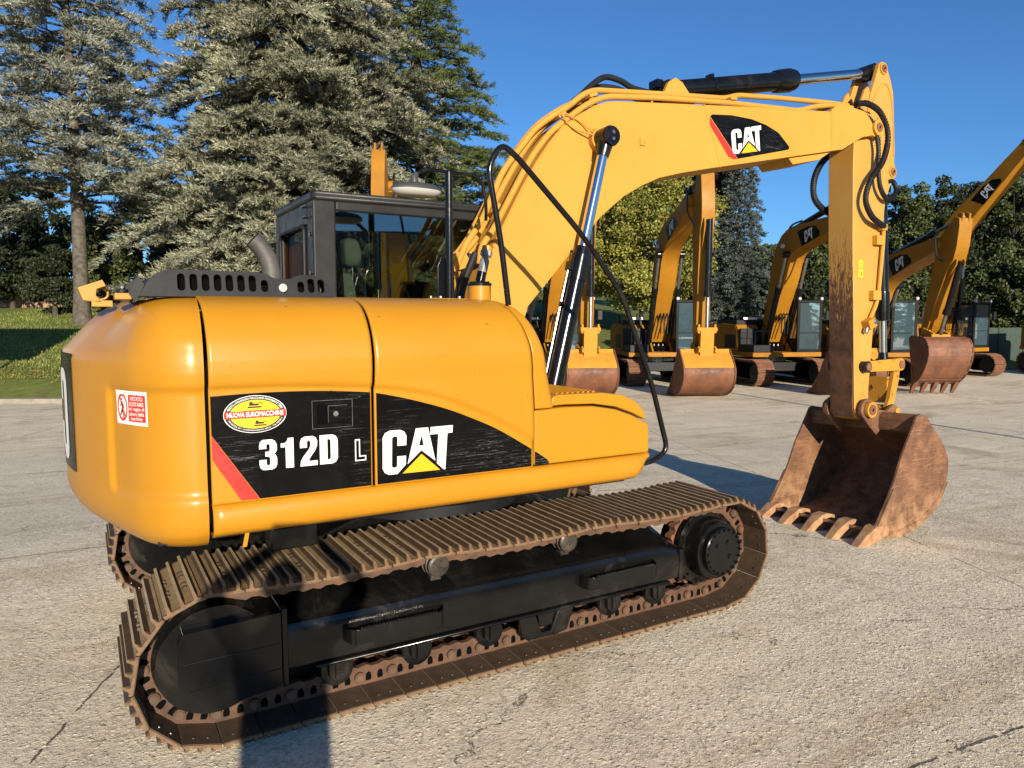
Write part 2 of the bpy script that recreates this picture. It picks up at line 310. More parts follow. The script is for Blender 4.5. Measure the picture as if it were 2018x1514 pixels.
def concrete_mat():
    m, nt, b = base_mat('weathered_concrete', (.4, .38, .34), .9, 0, 0, .25); co = objco(nt)
    big = noise(nt, .35, 5, .6, co); mid = noise(nt, 2.3, 8, .7, co); fine = noise(nt, 38, 8, .75, co); grit = noise(nt, 120, 4, .7, co)
    c = ramp(nt, mid, [(.25, (.50, .435, .325)), (.5, (.64, .57, .445)), (.75, (.74, .67, .535))])
    c = mix(nt, .5, c, ramp(nt, big, [(.3, (.44, .39, .305)), (.7, (.68, .615, .49))]), 'MIX')
    c = mix(nt, .8, c, ramp(nt, fine, [(.32, (.42, .42, .42)), (.47, (.95, .95, .95)), (.70, (1.25, 1.23, 1.18))]), 'MULTIPLY')
    sv = node(nt, 'ShaderNodeTexVoronoi', inp={'Scale': 33, 'Randomness': 1.0}); wv = node(nt, 'ShaderNodeVectorMath', operation='MULTIPLY_ADD'); wn_ = node(nt, 'ShaderNodeTexNoise', inp={'Scale': 60, 'Detail': 3}); nt.links.new(co, wn_.inputs['Vector']); nt.links.new(wn_.outputs['Color'], wv.inputs[0]); wv.inputs[1].default_value = (.022, .022, 0); nt.links.new(co, wv.inputs[2]); nt.links.new(wv.outputs[0], sv.inputs['Vector'])
    cell = node_color_fac(nt, sv.outputs['Color'])
    st = mth(nt, 'MULTIPLY', ramp(nt, sv.outputs['Distance'], [(.22, (1, 1, 1)), (.42, (0, 0, 0))]), mth(nt, 'GREATER_THAN', cell, .55))
    scol = ramp(nt, cell, [(.55, (.16, .145, .125)), (.66, (.50, .45, .36)), (1, (.78, .72, .60))])
    c = mix(nt, mth(nt, 'MULTIPLY', st, .55), c, scol)
    sv2 = node(nt, 'ShaderNodeTexVoronoi', inp={'Scale': 85}); nt.links.new(wv.outputs[0], sv2.inputs['Vector']); st2 = mth(nt, 'MULTIPLY', ramp(nt, sv2.outputs['Distance'], [(.2, (1, 1, 1)), (.45, (0, 0, 0))]), node_color_fac(nt, sv2.outputs['Color']))
    # oil and water stains
    stain = ramp(nt, noise(nt, .55, 7, .68, co, .6), [(.56, (1, 1, 1)), (.68, (.70, .66, .60))]); c = mix(nt, 1.0, c, stain, 'MULTIPLY')
    # slab joints: two families of lines in plan, wobbling a little
    wob = node(nt, 'ShaderNodeTexNoise', inp={'Scale': 1.6, 'Detail': 7, 'Roughness': .7}); nt.links.new(co, wob.inputs['Vector'])
    vm = node(nt, 'ShaderNodeVectorMath', operation='MULTIPLY_ADD'); nt.links.new(wob.outputs['Color'], vm.inputs[0]); vm.inputs[1].default_value = (.10, .10, 0); nt.links.new(co, vm.inputs[2])
    joint = None
    for nx_, ny_, off_, per, wd in ((.087, .996, -2.795 + .05, 4.97, .0075), (.9135, -.4067, 4.376 + .03, 6.06, .0065)):
        dt = node(nt, 'ShaderNodeVectorMath', operation='DOT_PRODUCT'); nt.links.new(vm.outputs[0], dt.inputs[0]); dt.inputs[1].default_value = (nx_, ny_, 0)
        d = mth(nt, 'ABSOLUTE', mth(nt, 'SUBTRACT', mth(nt, 'FRACT', mth(nt, 'ADD', mth(nt, 'DIVIDE', mth(nt, 'SUBTRACT', dt.outputs['Value'], off_), per), 20.5)), .5)); d = mth(nt, 'MULTIPLY', d, per)
        j = mth(nt, 'LESS_THAN', d, mth(nt, 'MULTIPLY', noise(nt, 9, 5, .7, co), wd * 2)); joint = j if joint is None else mth(nt, 'MAXIMUM', joint, j)
    vc = node(nt, 'ShaderNodeTexVoronoi', feature='DISTANCE_TO_EDGE', inp={'Scale': .33}); 
    vm2 = node(nt, 'ShaderNodeVectorMath', operation='MULTIPLY_ADD'); wob2 = node(nt, 'ShaderNodeTexNoise', inp={'Scale': 2.2, 'Detail': 8, 'Roughness': .7}); nt.links.new(co, wob2.inputs['Vector'])
    nt.links.new(wob2.outputs['Color'], vm2.inputs[0]); vm2.inputs[1].default_value = (.7, .7, 0); nt.links.new(co, vm2.inputs[2]); nt.links.new(vm2.outputs[0], vc.inputs['Vector'])
    crk = mth(nt, 'LESS_THAN', vc.outputs['Distance'], mth(nt, 'MULTIPLY', noise(nt, 11, 5, .7, co), .0030))
    gap = mth(nt, 'LESS_THAN', noise(nt, 1.3, 3, .5, co), .46)
    lines = mth(nt, 'MAXIMUM', mth(nt, 'MULTIPLY', joint, mth(nt, 'GREATER_THAN', noise(nt, 5, 4, .6, co), .42)), mth(nt, 'MULTIPLY', crk, gap))
    c = mix(nt, mth(nt, 'MULTIPLY', lines, .88), c, (.055, .05, .045))
    pat = ramp(nt, noise(nt, .8, 8, .72, co, 1.2), [(.58, (1, 1, 1)), (.72, (1.22, 1.2, 1.15))]); c = mix(nt, 1.0, c, pat, 'MULTIPLY')
    c = mix(nt, 1.0, c, (1.30, 1.26, 1.17), 'MULTIPLY')
    mpx = node(nt, 'ShaderNodeMapping', inp={'Rotation': (0, 0, R(8)), 'Scale': (.16, 1.5, 1)}); nt.links.new(co, mpx.inputs[0])
    c = mix(nt, 1.0, c, ramp(nt, noise(nt, 1.1, 7, .7, mpx.outputs[0], .5), [(.52, (1, 1, 1)), (.66, (.80, .75, .68))]), 'MULTIPLY')
    c = mix(nt, mth(nt, 'MULTIPLY', ramp(nt, noise(nt, .42, 8, .7, co, .8), [(.60, (0, 0, 0)), (.74, (1, 1, 1))]), .45), c, (.27, .20, .145))
    chip = ramp(nt, noise(nt, 21, 6, .62, co, .8), [(.575, (0, 0, 0)), (.625, (1, 1, 1))]); c = mix(nt, mth(nt, 'MULTIPLY', chip, .24), c, (.30, .265, .21))
    nt.links.new(c, b.inputs['Base Color'])
    h = mth(nt, 'ADD', mth(nt, 'MULTIPLY', fine, .8), mth(nt, 'MULTIPLY', st, .55)); h = mth(nt, 'ADD', h, mth(nt, 'MULTIPLY', st2, .45)); h = mth(nt, 'ADD', h, mth(nt, 'MULTIPLY', grit, .3)); h = mth(nt, 'ADD', h, mth(nt, 'MULTIPLY', noise(nt, 5, 5, .6, co), 1.4)); h = mth(nt, 'SUBTRACT', h, mth(nt, 'MULTIPLY', chip, .75))
    h = mth(nt, 'SUBTRACT', h, mth(nt, 'MULTIPLY', lines, 1.6))
    bump(nt, b, h, .74, .020); return m
def node_color_fac(nt, c):
    s = node(nt, 'ShaderNodeSeparateColor'); nt.links.new(c, s.inputs[0]); return s.outputs[0]
M_conc = concrete_mat()
def grass_mat():
    m, nt, b = base_mat('lawn', (.05, .08, .02), .9, 0, 0, .2); co = objco(nt)
    c = ramp(nt, noise(nt, 3.5, 8, .7, co), [(.3, (.10, .125, .024)), (.55, (.17, .205, .042)), (.75, (.25, .265, .07))])
    c = mix(nt, ramp(nt, noise(nt, .5, 6, .65, co), [(.55, (0, 0, 0)), (.68, (.7, .7, .7))]), c, (.19, .135, .06))
    nt.links.new(c, b.inputs['Base Color']); bump(nt, b, noise(nt, 22, 6, .8, co), .8, .06); return m
M_grass = grass_mat()
M_kerb = varied('kerb_concrete', (.20, .175, .135), (.30, .265, .21), 4, (.85, .95), 0, 0, 30, .4, .01)

# ---------------------------------------------------------------- flat shapes and writing
def flat_mesh(polys):
    """2-D outlines (even-odd holes) -> (verts2d, faces)"""
    cu = bpy.data.curves.new('t', 'CURVE'); cu.dimensions = '2D'; cu.fill_mode = 'FRONT'
    for p in polys:
        s = cu.splines.new('POLY'); s.points.add(len(p) - 1); s.use_cyclic_u = True
        for q, (x, y) in zip(s.points, p): q.co = (x, y, 0, 1)
    return _tomesh(cu)
def _tomesh(cu):
    o = bpy.data.objects.new('t', cu); COL.objects.link(o); bpy.context.view_layer.update()
    me = bpy.data.meshes.new_from_object(o.evaluated_get(bpy.context.evaluated_depsgraph_get()))
    v = [(p.co.x, p.co.y) for p in me.vertices]; f = [tuple(p.vertices) for p in me.polygons]
    bpy.data.objects.remove(o); bpy.data.meshes.remove(me); bpy.data.curves.remove(cu); return v, f
def text_mesh(txt, bold=.0):
    cu = bpy.data.curves.new('t', 'FONT'); cu.body = txt; cu.size = 1; cu.offset = bold; cu.resolution_u = 4; cu.fill_mode = 'FRONT'
    v, f = _tomesh(cu)
    xs = [p[0] for p in v]; ys = [p[1] for p in v]; x0, x1, y0, y1 = min(xs), max(xs), min(ys), max(ys)
    return [((x - x0) / (x1 - x0), (y - y0) / (y1 - y0)) for x, y in v], f
def disc(cx, cy, rx, ry, n=40): return [(cx + rx * math.cos(2 * math.pi * i / n), cy + ry * math.sin(2 * math.pi * i / n)) for i in range(n)]
def rect(x0, x1, y0, y1): return [(x0, y0), (x1, y0), (x1, y1), (x0, y1)]
def rrect(x0, x1, y0, y1, r, n=5):
    out = []
    for cx, cy, a in ((x1 - r, y0 + r, -90), (x1 - r, y1 - r, 0), (x0 + r, y1 - r, 90), (x0 + r, y0 + r, 180)):
        out += [(cx + r * math.cos(R(a + 90 * i / n)), cy + r * math.sin(R(a + 90 * i / n))) for i in range(n + 1)]
    return out
def decal(mb, vf, fn, mi=0):
    v, f = vf; mb.add([fn(*p) for p in v], f, mi); return mb
CAT_W = flat_mesh([[(.33, .64), (.33, .85), (.30, .95), (.24, 1), (.09, 1), (.03, .95), (0, .85), (0, .15), (.03, .05), (.09, 0), (.21, 0), (.33, .2), (.33, .40), (.205, .40), (.205, .19), (.19, .15), (.15, .15), (.13, .19), (.13, .82), (.15, .86), (.19, .86), (.205, .82), (.205, .64)],
                   [(.46, 1), (.635, 1), (.765, .22), (.55, .49), (.355, .20)], [(.547, .84), (.512, .60), (.582, .60)],
                   [(.67, 1), (1, 1), (1, .83), (.925, .83), (.925, 0), (.90, 0), (.79, .16), (.79, .83), (.67, .83)]])
CAT_Y = flat_mesh([[(.285, 0), (.845, 0), (.555, .405)]])

def quadmap(bl, br, tl, tr, y):                                # unit square -> quad in an XZ plane
    def fn(u, v):
        x = (bl[0] * (1 - u) + br[0] * u) * (1 - v) + (tl[0] * (1 - u) + tr[0] * u) * v
        z = (bl[1] * (1 - u) + br[1] * u) * (1 - v) + (tl[1] * (1 - u) + tr[1] * u) * v
        return (x, y, z)
    return fn
# ================================================================ MAIN EXCAVATOR
EX = empty('crawler_excavator', (0, 0, 0), 0, 'large yellow tracked excavator in the foreground, bucket resting on the concrete', 'excavator')

# ---- tracks
IX, SX, TZ, TR, TZ0 = -1.545, 1.575, .372, .345, .03
def track_path(ix, sx, cz, r, n, sag=0.0, step=.004):
    pts = []
    def seg(a, b):
        k = max(2, int(math.dist(a, b) / step))
        for i in range(k): pts.append((a[0] + (b[0] - a[0]) * i / k, a[1] + (b[1] - a[1]) * i / k))
    seg((ix, cz - r), (sx, cz - r))
    k = int(math.pi * r / step)
    for i in range(k): a = -math.pi / 2 + math.pi * i / k; pts.append((sx + r * math.cos(a), cz + r * math.sin(a)))
    L = sx - ix; k = int(L / step)
    for i in range(k):
        t = i / k; x = sx - L * t; pts.append((x, cz + r - sag * (abs(math.sin(3 * math.pi * t)) ** .8)))
    k = int(math.pi * r / step)
    for i in range(k): a = math.pi / 2 + math.pi * i / k; pts.append((ix + r * math.cos(a), cz + r * math.sin(a)))
    d = [0]
    for a, b in zip(pts, pts[1:] + pts[:1]): d.append(d[-1] + math.dist(a, b))
    P = pts + [pts[0]]; out = []; j = 0; per = d[-1]
    for i in range(n):
        s = per * i / n
        while d[j + 1] < s: j += 1
        t = (s - d[j]) / (d[j + 1] - d[j]); out.append((P[j][0] + (P[j + 1][0] - P[j][0]) * t, P[j][1] + (P[j + 1][1] - P[j][1]) * t))
    return out, per
NSH = 49
TP, PER = track_path(IX, SX, TZ, TR, NSH, .026)
PITCHL = PER / NSH
def shoe_frames(tp):
    fr = []
    for i in range(len(tp)):
        a, b = tp[i], tp[(i + 1) % len(tp)]; fr.append(((a[0] + b[0]) / 2, (a[1] + b[1]) / 2, math.atan2(b[1] - a[1], b[0] - a[0])))
    return fr
# one shoe: local x along travel, y across, -z outward (path runs counter-clockwise seen from -Y, outward = right side)
def shoe_mb(w=.6, p=PITCHL, bolts=True):
    mb = MB(); h = p / 2
    g = lambda c, wd, ht: [(c + wd + .002, -.007), (c + wd * .75, -ht), (c - wd * .75, -ht), (c - wd - .002, -.007)]
    prof = [(-h + .005, .006), (h - .003, .006), (h - .001, -.010)] + g(h - .028, .0085, .034) + g(.0, .0085, .034) + g(-h + .029, .0085, .034) + [(-h + .005, -.004)]
    rings = []
    for y, t in ((-w / 2, .12), (-w / 2 + .020, 1), (w / 2 - .020, 1), (w / 2, .12)): rings.append([(x, y, z if z > -.013 else -.012 + (z + .012) * t) for x, z in prof])
    mb.loft(rings, True, 0)
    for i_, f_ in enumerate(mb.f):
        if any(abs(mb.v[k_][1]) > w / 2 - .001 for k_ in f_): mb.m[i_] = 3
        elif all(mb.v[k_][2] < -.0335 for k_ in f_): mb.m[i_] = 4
        elif any(mb.v[k_][2] < -.0335 for k_ in f_): mb.m[i_] = 1  # ridge sides darker, their shade put into the colour
    mb.box(-h + .006, h - .004, -w / 2 + .004, w / 2 - .004, .0062, .010, 1)
    if bolts:
        for y in (-.105, -.055, .055, .105):
            for x in (-.048, ):
                mb.cyl((x + .018, y, -.006), (x + .018, y, -.016), .013, .011, 6, 1)
            mb.cyl((.045, y, -.006), (.045, y, -.016), .013, .011, 6, 1)
        for x in (-.03, .03): mb.cyl((x, -w / 2 + .06, .009), (x, -w / 2 + .06, .0125), .007, .007, 8, 2)
    return mb
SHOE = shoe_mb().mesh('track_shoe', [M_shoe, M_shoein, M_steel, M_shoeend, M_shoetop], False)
def link_chain_mb(tp, off=.012):
    mb = MB(); n = len(tp)
    for i, (x, z, a) in enumerate(shoe_frames(tp)):
        c, s = math.cos(a), math.sin(a); lk = MB(); h = PITCHL / 2
        for y in (-.105, .075):
            out = [(-h - .03, .04), (-h - .022, .012), (-.06, .010), (.06, .010), (h + .0, .014), (h + .02, .042), (h + .022, .078), (h + .006, .100), (.045, .112), (.018, .100), (-.018, .100), (-.045, .112), (-h, .104), (-h - .028, .072)]
            lk.prism(out, y, y + .03, 0)
        for dx in (-.036, .026): lk.prism([(dx - .014, .028), (dx + .012, .028), (dx + .015, .044), (dx + .011, .066), (dx, .073), (dx - .011, .066), (dx - .016, .046)], -.1075, -.104, 1)
        lk.cyl((-h, -.124, .056), (-h, .118, .056), .027, n=12, mi=0); lk.cyl((-h, -.128, .056), (-h, -.122, .056), .019, n=12, mi=2)
        mb.merge(lk, lambda px, py, pz: (x + c * px - s * pz, py, z + s * px + c * pz))
    return mb
CHAIN = link_chain_mb(TP).mesh('link_chain', [M_chain, M_dark, M_chainp])
def mir(mb, m):                                                # mirrored across the machine's centre plane
    if not m: return mb
    mb.v = [(x, -y, z) for x, y, z in mb.v]; return mb
for ty, far in ((-.995, False), (.995, True)):
    tr = obj('track', CHAIN, None, EX); tr.location = (0, ty, 0)
    for i, (x, z, a) in enumerate(shoe_frames(TP)):
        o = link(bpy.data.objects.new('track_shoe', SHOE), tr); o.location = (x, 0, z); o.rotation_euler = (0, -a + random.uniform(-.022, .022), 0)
    # track frame
    fr = MB(); Y0 = -.185
    sec = [(-.185, .245), (-.19, .30), (-.19, .43), (-.175, .462), (.05, .585), (.17, .585), (.185, .50), (.185, .245)]
    rings = []
    for x in (-1.25, 1.10, 1.235): rings.append([(x + (-.06 if x > 1.2 and z > .5 else 0), y, z - (.035 if x > 1.2 and z > .3 else 0)) for y, z in sec])
    fr.loft(rings)
    fr.box(-1.10, 1.15, -.205, -.02, .225, .245); fr.box(-1.10, 1.15, .02, .185, .225, .245)
    fr.box(1.225, 1.262, -.20, .16, .235, .44)
    fr.box(-1.262, -1.228, -.215, .19, .18, .56)
    frame = obj('track_frame', mir(fr, far), M_black, EX, .014); frame.location = (0, ty, 0)
    gd = MB(); gd.prism([(-1.70, .50), (-1.68, .535), (-1.265, .55), (-1.265, .20), (-1.60, .165), (-1.70, .30)], -.235, .20); gd.tube([(-1.685, -.236, .40), (-1.27, -.236, .405)], .003, 6); gd.tube([(-1.66, -.236, .27), (-1.27, -.236, .285)], .003, 6)
    obj('idler_guard', mir(gd, far), M_black, EX, .018).location = (0, ty, 0)
    idl = MB()
    idl.tube([(IX, -.175, TZ), (IX, -.165, TZ), (IX, -.12, TZ), (IX, -.10, TZ), (IX, -.06, TZ), (IX, .06, TZ), (IX, .10, TZ), (IX, .165, TZ)], [.19, .235, .245, .262, .262, .262, .245, .235], 44)
    idl.tube([(IX, -.182, TZ), (IX, -.17, TZ)], [.245, .245], 44)
    obj('idler', mir(idl, far), M_black, EX).location = (0, ty, 0)
    # sprocket, hub drum and cover
    sp_ = MB(); nt_ = 23
    ring = []
    for k in range(nt_ * 4):
        a = 2 * math.pi * k / (nt_ * 4); r = (.262, .285, .285, .262)[k % 4]; ring.append((SX + r * math.cos(a), TZ + r * math.sin(a)))
    sp_.prism(ring, -.03, .03)
    spo = obj('sprocket', mir(sp_, far), M_rust, EX); spo.location = (0, ty, 0)
    hb = MB(); hb.tube([(SX, .16, TZ), (SX, -.05, TZ), (SX, -.05, TZ), (SX, -.085, TZ)], [.2, .2, .262, .262], 48)
    for k in range(16):
        a = 2 * math.pi * k / 16; hb.cyl((SX + .238 * math.cos(a), -.08, TZ + .238 * math.sin(a)), (SX + .238 * math.cos(a), -.100, TZ + .238 * math.sin(a)), .011, n=6)
    hb.tube([(SX, -.06, TZ), (SX, -.13, TZ), (SX, -.19, TZ), (SX, -.195, TZ)], [.205, .20, .188, .17], 48)
    hbo = obj('final_drive', mir(hb, far), M_black, EX); hbo.location = (0, ty, 0)
    cv = MB(); cv.tube([(SX, -.18, TZ), (SX, -.232, TZ), (SX, -.238, TZ)], [.158, .158, .150], 44)
    for k in range(20):
        a = 2 * math.pi * k / 20; cv.cyl((SX + .144 * math.cos(a), -.232, TZ + .144 * math.sin(a)), (SX + .144 * math.cos(a), -.250, TZ + .144 * math.sin(a)), .0095, n=6)
    for a in (1.0, 2.4, -.6): cv.cyl((SX + .07 * math.cos(a), -.236, TZ + .07 * math.sin(a)), (SX + .07 * math.cos(a), -.246, TZ + .07 * math.sin(a)), .018, n=8)
    link_cv = obj('hub_cover', mir(cv, far), M_black, hbo)
    for x in (-.43, .40):                                      # carrier rollers
        rl = MB(); z = .600
        rl.tube([(x, -.05, z), (x, -.075, z), (x, -.078, z), (x, -.095, z), (x, -.098, z), (x, -.120, z), (x, -.123, z), (x, -.150, z), (x, -.156, z), (x, -.158, z)], [.064, .066, .054, .054, .062, .064, .058, .060, .052, .044], 28)
        for k in range(5):
            a = 2 * math.pi * k / 5; rl.obox((x + .022 * math.cos(a), -.158, z + .02 * math.sin(a)), (.016 * math.cos(a), 0, .016 * math.sin(a)), (0, .004, 0), (-.005 * math.sin(a), 0, .005 * math.cos(a)))
        rl.box(x - .03, x + .03, -.02, .10, .50, z - .01); rl.prism([(x - .03, .47), (x + .04, .47), (x + .02, z), (x - .014, z)], -.10, -.05); rl.add([(x - .085, -.158, .4775), (x + .095, -.158, .4775), (x + .07, -.070, .5255), (x - .06, -.070, .5255)] + [(x - .085, -.158, .468), (x + .095, -.158, .468), (x + .07, -.070, .516), (x - .06, -.070, .516)], [(0, 1, 2, 3), (7, 6, 5, 4), (0, 4, 5, 1), (1, 5, 6, 2), (2, 6, 7, 3), (3, 7, 4, 0)], 1)  # last piece is a dark plate, painted shade of the roller pocket
        obj('carrier_roller', mir(rl, far), [M_roller, M_dark], EX).location = (0, ty, 0)
        rc = MB(); rc.add([(x - .075, -.155, .476), (x + .085, -.155, .476), (x + .06, -.055, .530), (x - .05, -.055, .530)], [(0, 1, 2, 3)])
    for k, x in enumerate((-.98, -.55, -.12, .31, .72, 1.08)):  # track rollers
        rl = MB(); z = .168
        rl.tube([(x, .15, z), (x, -.10, z), (x, -.105, z), (x, -.14, z), (x, -.145, z)], [.07, .07, .083, .083, .05], 20)
        rl.prism([(x - .055, .24), (x + .055, .24), (x + .048, .15), (x + .02, .125), (x - .02, .125), (x - .048, .15)], -.178, -.146)
        rl.prism([(x - .022, .24), (x + .022, .24), (x + .022, .14), (x - .022, .14)], -.192, -.176)
        obj('track_roller', mir(rl, far), M_black, EX, .004).location = (0, ty, 0)
    tg = MB()
    tg.prism([(.03, .24), (.14, .24), (.19, .105), (.10, .085), (.055, .12)], -.200, -.17); tg.prism([(.30, .24), (.41, .24), (.36, .10), (.27, .085), (.24, .105)], -.200, -.17)
    tg.prism([(.10, .12), (.33, .12), (.30, .085), (.13, .085)], -.198, -.172); tg.prism([(.16, .235), (.27, .235), (.26, .15), (.17, .15)], -.196, -.15)
    obj('track_guide', mir(tg, far), M_black, EX, .008).location = (0, ty, 0)
    for x0, x1 in ((-.965, -.425), (.445, 1.01)):               # step brackets with a serrated edge
        st = MB(); pth = fillet([(x0, -.185, .385), (x0 + .02, -.285, .37), (x1 - .04, -.285, .37), (x1, -.185, .385)], .05)
        top = [(p.x, p.y, .40) for p in pth]; bot = [(p.x, p.y, .345) for p in pth]
        rings = [[(p.x, p.y, .408), (p.x + .0, p.y + .014, .408), (p.x, p.y + .014, .335), (p.x, p.y, .335)] for p in pth]
        st.loft(rings)
        nn = 26
        for k in range(nn):
            x = x0 + .07 + (x1 - x0 - .15) * k / (nn - 1); st.prism([(x - .009, .406), (x + .009, .406), (x, .421)], -.285, -.272)
        obj('step_bracket', mir(st, far), M_black, frame, .003)

# ---- car body and slew ring
cb = MB()
cb.box(-.62, .62, -.82, .82, .36, .62); cb.prism([(-.95, .36), (.95, .36), (.95, .58), (.6, .70), (-.6, .70), (-.95, .58)], -.35, .35)
for sx in (-1, 1):
    for sy in (-1, 1):
        cb.loft([[(sx * .3, sy * .30, .36), (sx * .62, sy * .20, .36), (sx * .62, sy * .20, .66), (sx * .3, sy * .30, .66)], [(sx * .62, sy * .84, .30), (sx * .98, sy * .84, .30), (sx * .98, sy * .84, .56), (sx * .62, sy * .84, .56)]])
obj('car_body', cb, M_black, EX, .02)
sr = MB(); sr.tube([(0, 0, .68), (0, 0, .76), (0, 0, .76), (0, 0, .90)], [.62, .62, .56, .56], 56); obj('slew_ring', sr, M_blackm, EX)
rf = MB(); rf.box(-1.75, .85, -1.10, 1.10, .90, .99); rf.box(.2, 1.05, -.40, .22, .90, 1.3); obj('revolving_frame', rf, M_blackm, EX, .01)
dp = MB(); dp.box(-1.27, -1.05, -1.10, -.95, .80, .91); obj('drain_box', dp, M_black, EX, .01)
ds = MB(); ds.obox((-1.395, -1.17, .905), (.009, 0, .0), (0, .004, 0), (.008, 0, .038)); obj('drain_strip', ds, M_yel, EX)

# ---- bodywork profile
PROF = [(1.08, -1.24), (1.60, -1.24), (1.66, -1.247), (1.72, -1.246), (1.80, -1.226), (1.87, -1.188), (1.925, -1.135), (1.96, -1.075), (1.985, -.985), (1.995, -.86), (1.998, -.70)]
def prof_pts():
    out = [(1.092 + .64 * i / 58, None) for i in range(59)]
    out = [(z, lerp1(PROF, z)) for z, _ in out]
    up = crom([(0, y, z) for z, y in PROF[3:]], 5); out += [(p.z, p.y) for p in up[1:]]
    return out
PP = prof_pts()
ARC = [(-1.6, 1.597), (-1.22, 1.595), (-.9, 1.578), (-.80, 1.569), (-.64, 1.546), (-.45, 1.498), (-.19, 1.391), (.06, 1.25), (.174, 1.17), (.24, 1.07)]
arcs = crom([(x, 0, z) for x, z in ARC], 8); ARCS = [(p.x, p.z) for p in arcs]
def side(x, z, y): return y - .017 * sstep(-.004, .026, z - lerp1(ARCS, x))
def hood_pt(x, z, y): return (x, side(x, z, y), z)
def panel(name, xa, xb, nx=46, wrap=None):
    G = []
    for z, y in PP:
        a = xa(z) if callable(xa) else xa; b = xb(z) if callable(xb) else xb
        G.append([hood_pt(a + (b - a) * i / nx, z, y) for i in range(nx + 1)])
    mb = MB().grid(G); o = obj(name, mb, M_yel, EX, 0, True, 60)
    s = o.modifiers.new('thickness', 'SOLIDIFY'); s.thickness = .022; s.offset = 0; return o
XS2 = [(1.08, .092), (1.43, .085), (1.62, .072), (1.75, .058), (1.87, .03), (1.94, .005), (1.985, -.03), (2.0, -.05)]
XF = [(1.40, .228), (1.6, .182), (1.73, .152), (1.84, .112), (1.90, .082), (1.95, .048), (1.985, .0), (2.0, -.035)]
rear_door = panel('engine_door', -1.543, -.822); pump_door = panel('pump_door', -.806, lambda z: lerp1(XS2, z) - .005)
# front strip wraps round the corner
G = []
for z, y in PP:
    if z < 1.412: continue
    a = lerp1(XS2, z) + .006; b = lerp1(XF, z); r = min(.05, (b - a) * .5); row = [hood_pt(a + (b - r - a) * i / 8, 1.9 if False else z, y) for i in range(9)]
    y0 = side(b, z, y)
    row += [(b - r + r * math.sin(t), y0 + r - r * math.cos(t), z) for t in [math.pi / 2 * k / 6 for k in range(1, 7)]]
    row += [(b, y0 + r + (-.55 - y0 - r) * k / 4, z) for k in range(1, 5)]
    G.append(row)
fs = obj('hood_corner', MB().grid(G), M_yel, EX, 0, True, 50); s_ = fs.modifiers.new('thickness', 'SOLIDIFY'); s_.thickness = .016; s_.offset = 0
hc = MB(); hc.box(-1.60, -.03, -1.205, 1.15, 1.0, 1.72); hc.box(-1.62, -.72, -1.08, 1.18, 1.72, 1.93); hc.box(-.72, -.06, -1.08, .20, 1.72, 1.93); hc.box(-.03, .12, -1.20, .2, 1.0, 1.40); obj('hood_core', hc, M_dark, EX)  # dark core added under the panels to block light and blacken the gaps
tp_ = MB(); tp_.box(-1.60, -.70, -.72, 1.2, 1.972, 1.994); tp_.box(-.70, -.04, -.72, .22, 1.972, 1.994); tp_.prism([(-.04, 1.97), (-.04, 1.994), (.06, 1.96), (.2, 1.5), (.17, 1.45)], -.60, -.30); obj('engine_hood', tp_, M_yel, EX, .008)
# lower skirt rail
SK = [(-1.19, 1.086), (-1.238, 1.086), (-1.256, 1.072), (-1.264, 1.045), (-1.266, 1.01), (-1.258, .975), (-1.232, .953), (-1.19, .945), (-1.08, .945)]
G = []
for x in [-1.543] + [-1.5 + .1 * i for i in range(24)] + [.82, .86, .895, .92, .935]:
    k = sstep(.76, .935, x); G.append([(x, y + .05 * k * k, z + (1.086 - z) * .78 * k * k) for y, z in SK])
so = obj('side_skirt', MB().grid(G), M_yel, EX, 0, True, 60); s_ = so.modifiers.new('thickness', 'SOLIDIFY'); s_.thickness = .012; s_.offset = 0
# front tool box, its lid line and step
tb = MB(); tb.prism([(.100, 1.096), (.100, 1.402), (.30, 1.408), (.50, 1.401), (.66, 1.373), (.78, 1.332), (.885, 1.283), (.912, 1.262), (.915, 1.096)], -1.243, -.42)
toolbox = obj('tool_box', tb, M_yel, EX, .016, seg=3)
sb = MB(); sb.prism([(.205, 1.417), (.225, 1.47), (.26, 1.478), (.56, 1.474), (.70, 1.455), (.80, 1.415), (.865, 1.362), (.892, 1.312), (.888, 1.296), (.78, 1.345), (.66, 1.387), (.50, 1.413), (.30, 1.42)], -1.238, -.46)
sb.box(.10, .21, -1.225, -.5, 1.40, 1.428)
step = obj('step_box', sb, M_yel, EX, .010, seg=3)
stp = MB()
for i in range(16):
    for j in range(20):
        x = .265 + .018 * i; y = -1.20 + .032 * j + (.016 if i % 2 else 0); stp.box(x, x + .009, y, y + .022, 1.474, 1.4835)
obj('tread_plate', stp, M_yel, step)
# latch and seals on the rear door
lt = MB(); lt.box(-1.105, -.921, -1.261, -1.248, 1.397, 1.521); lt.box(-1.085, -.94, -1.2635, -1.26, 1.415, 1.503, 1); lt.box(-1.035, -.945, -1.268, -1.262, 1.42, 1.498)
lt.cyl((-1.0, -1.268, 1.46), (-1.0, -1.272, 1.46), .012, n=14, mi=2)
for a_, b_ in (((-1.107, 1.395), (-.919, 1.395)), ((-.919, 1.395), (-.919, 1.523)), ((-.919, 1.523), (-1.107, 1.523)), ((-1.107, 1.523), (-1.107, 1.395)), ((-1.035, 1.42), (-1.035, 1.498)), ((-1.035, 1.498), (-.945, 1.498))): lt.cyl((a_[0], -1.2625 - (.006 if a_[0] == -1.035 else 0), a_[1]), (b_[0], -1.2625 - (.006 if a_[0] == -1.035 else 0), b_[1]), .0007, n=6, mi=3)
obj('door_latch', lt, [M_decal, M_dark, M_steel, M_fit], rear_door)

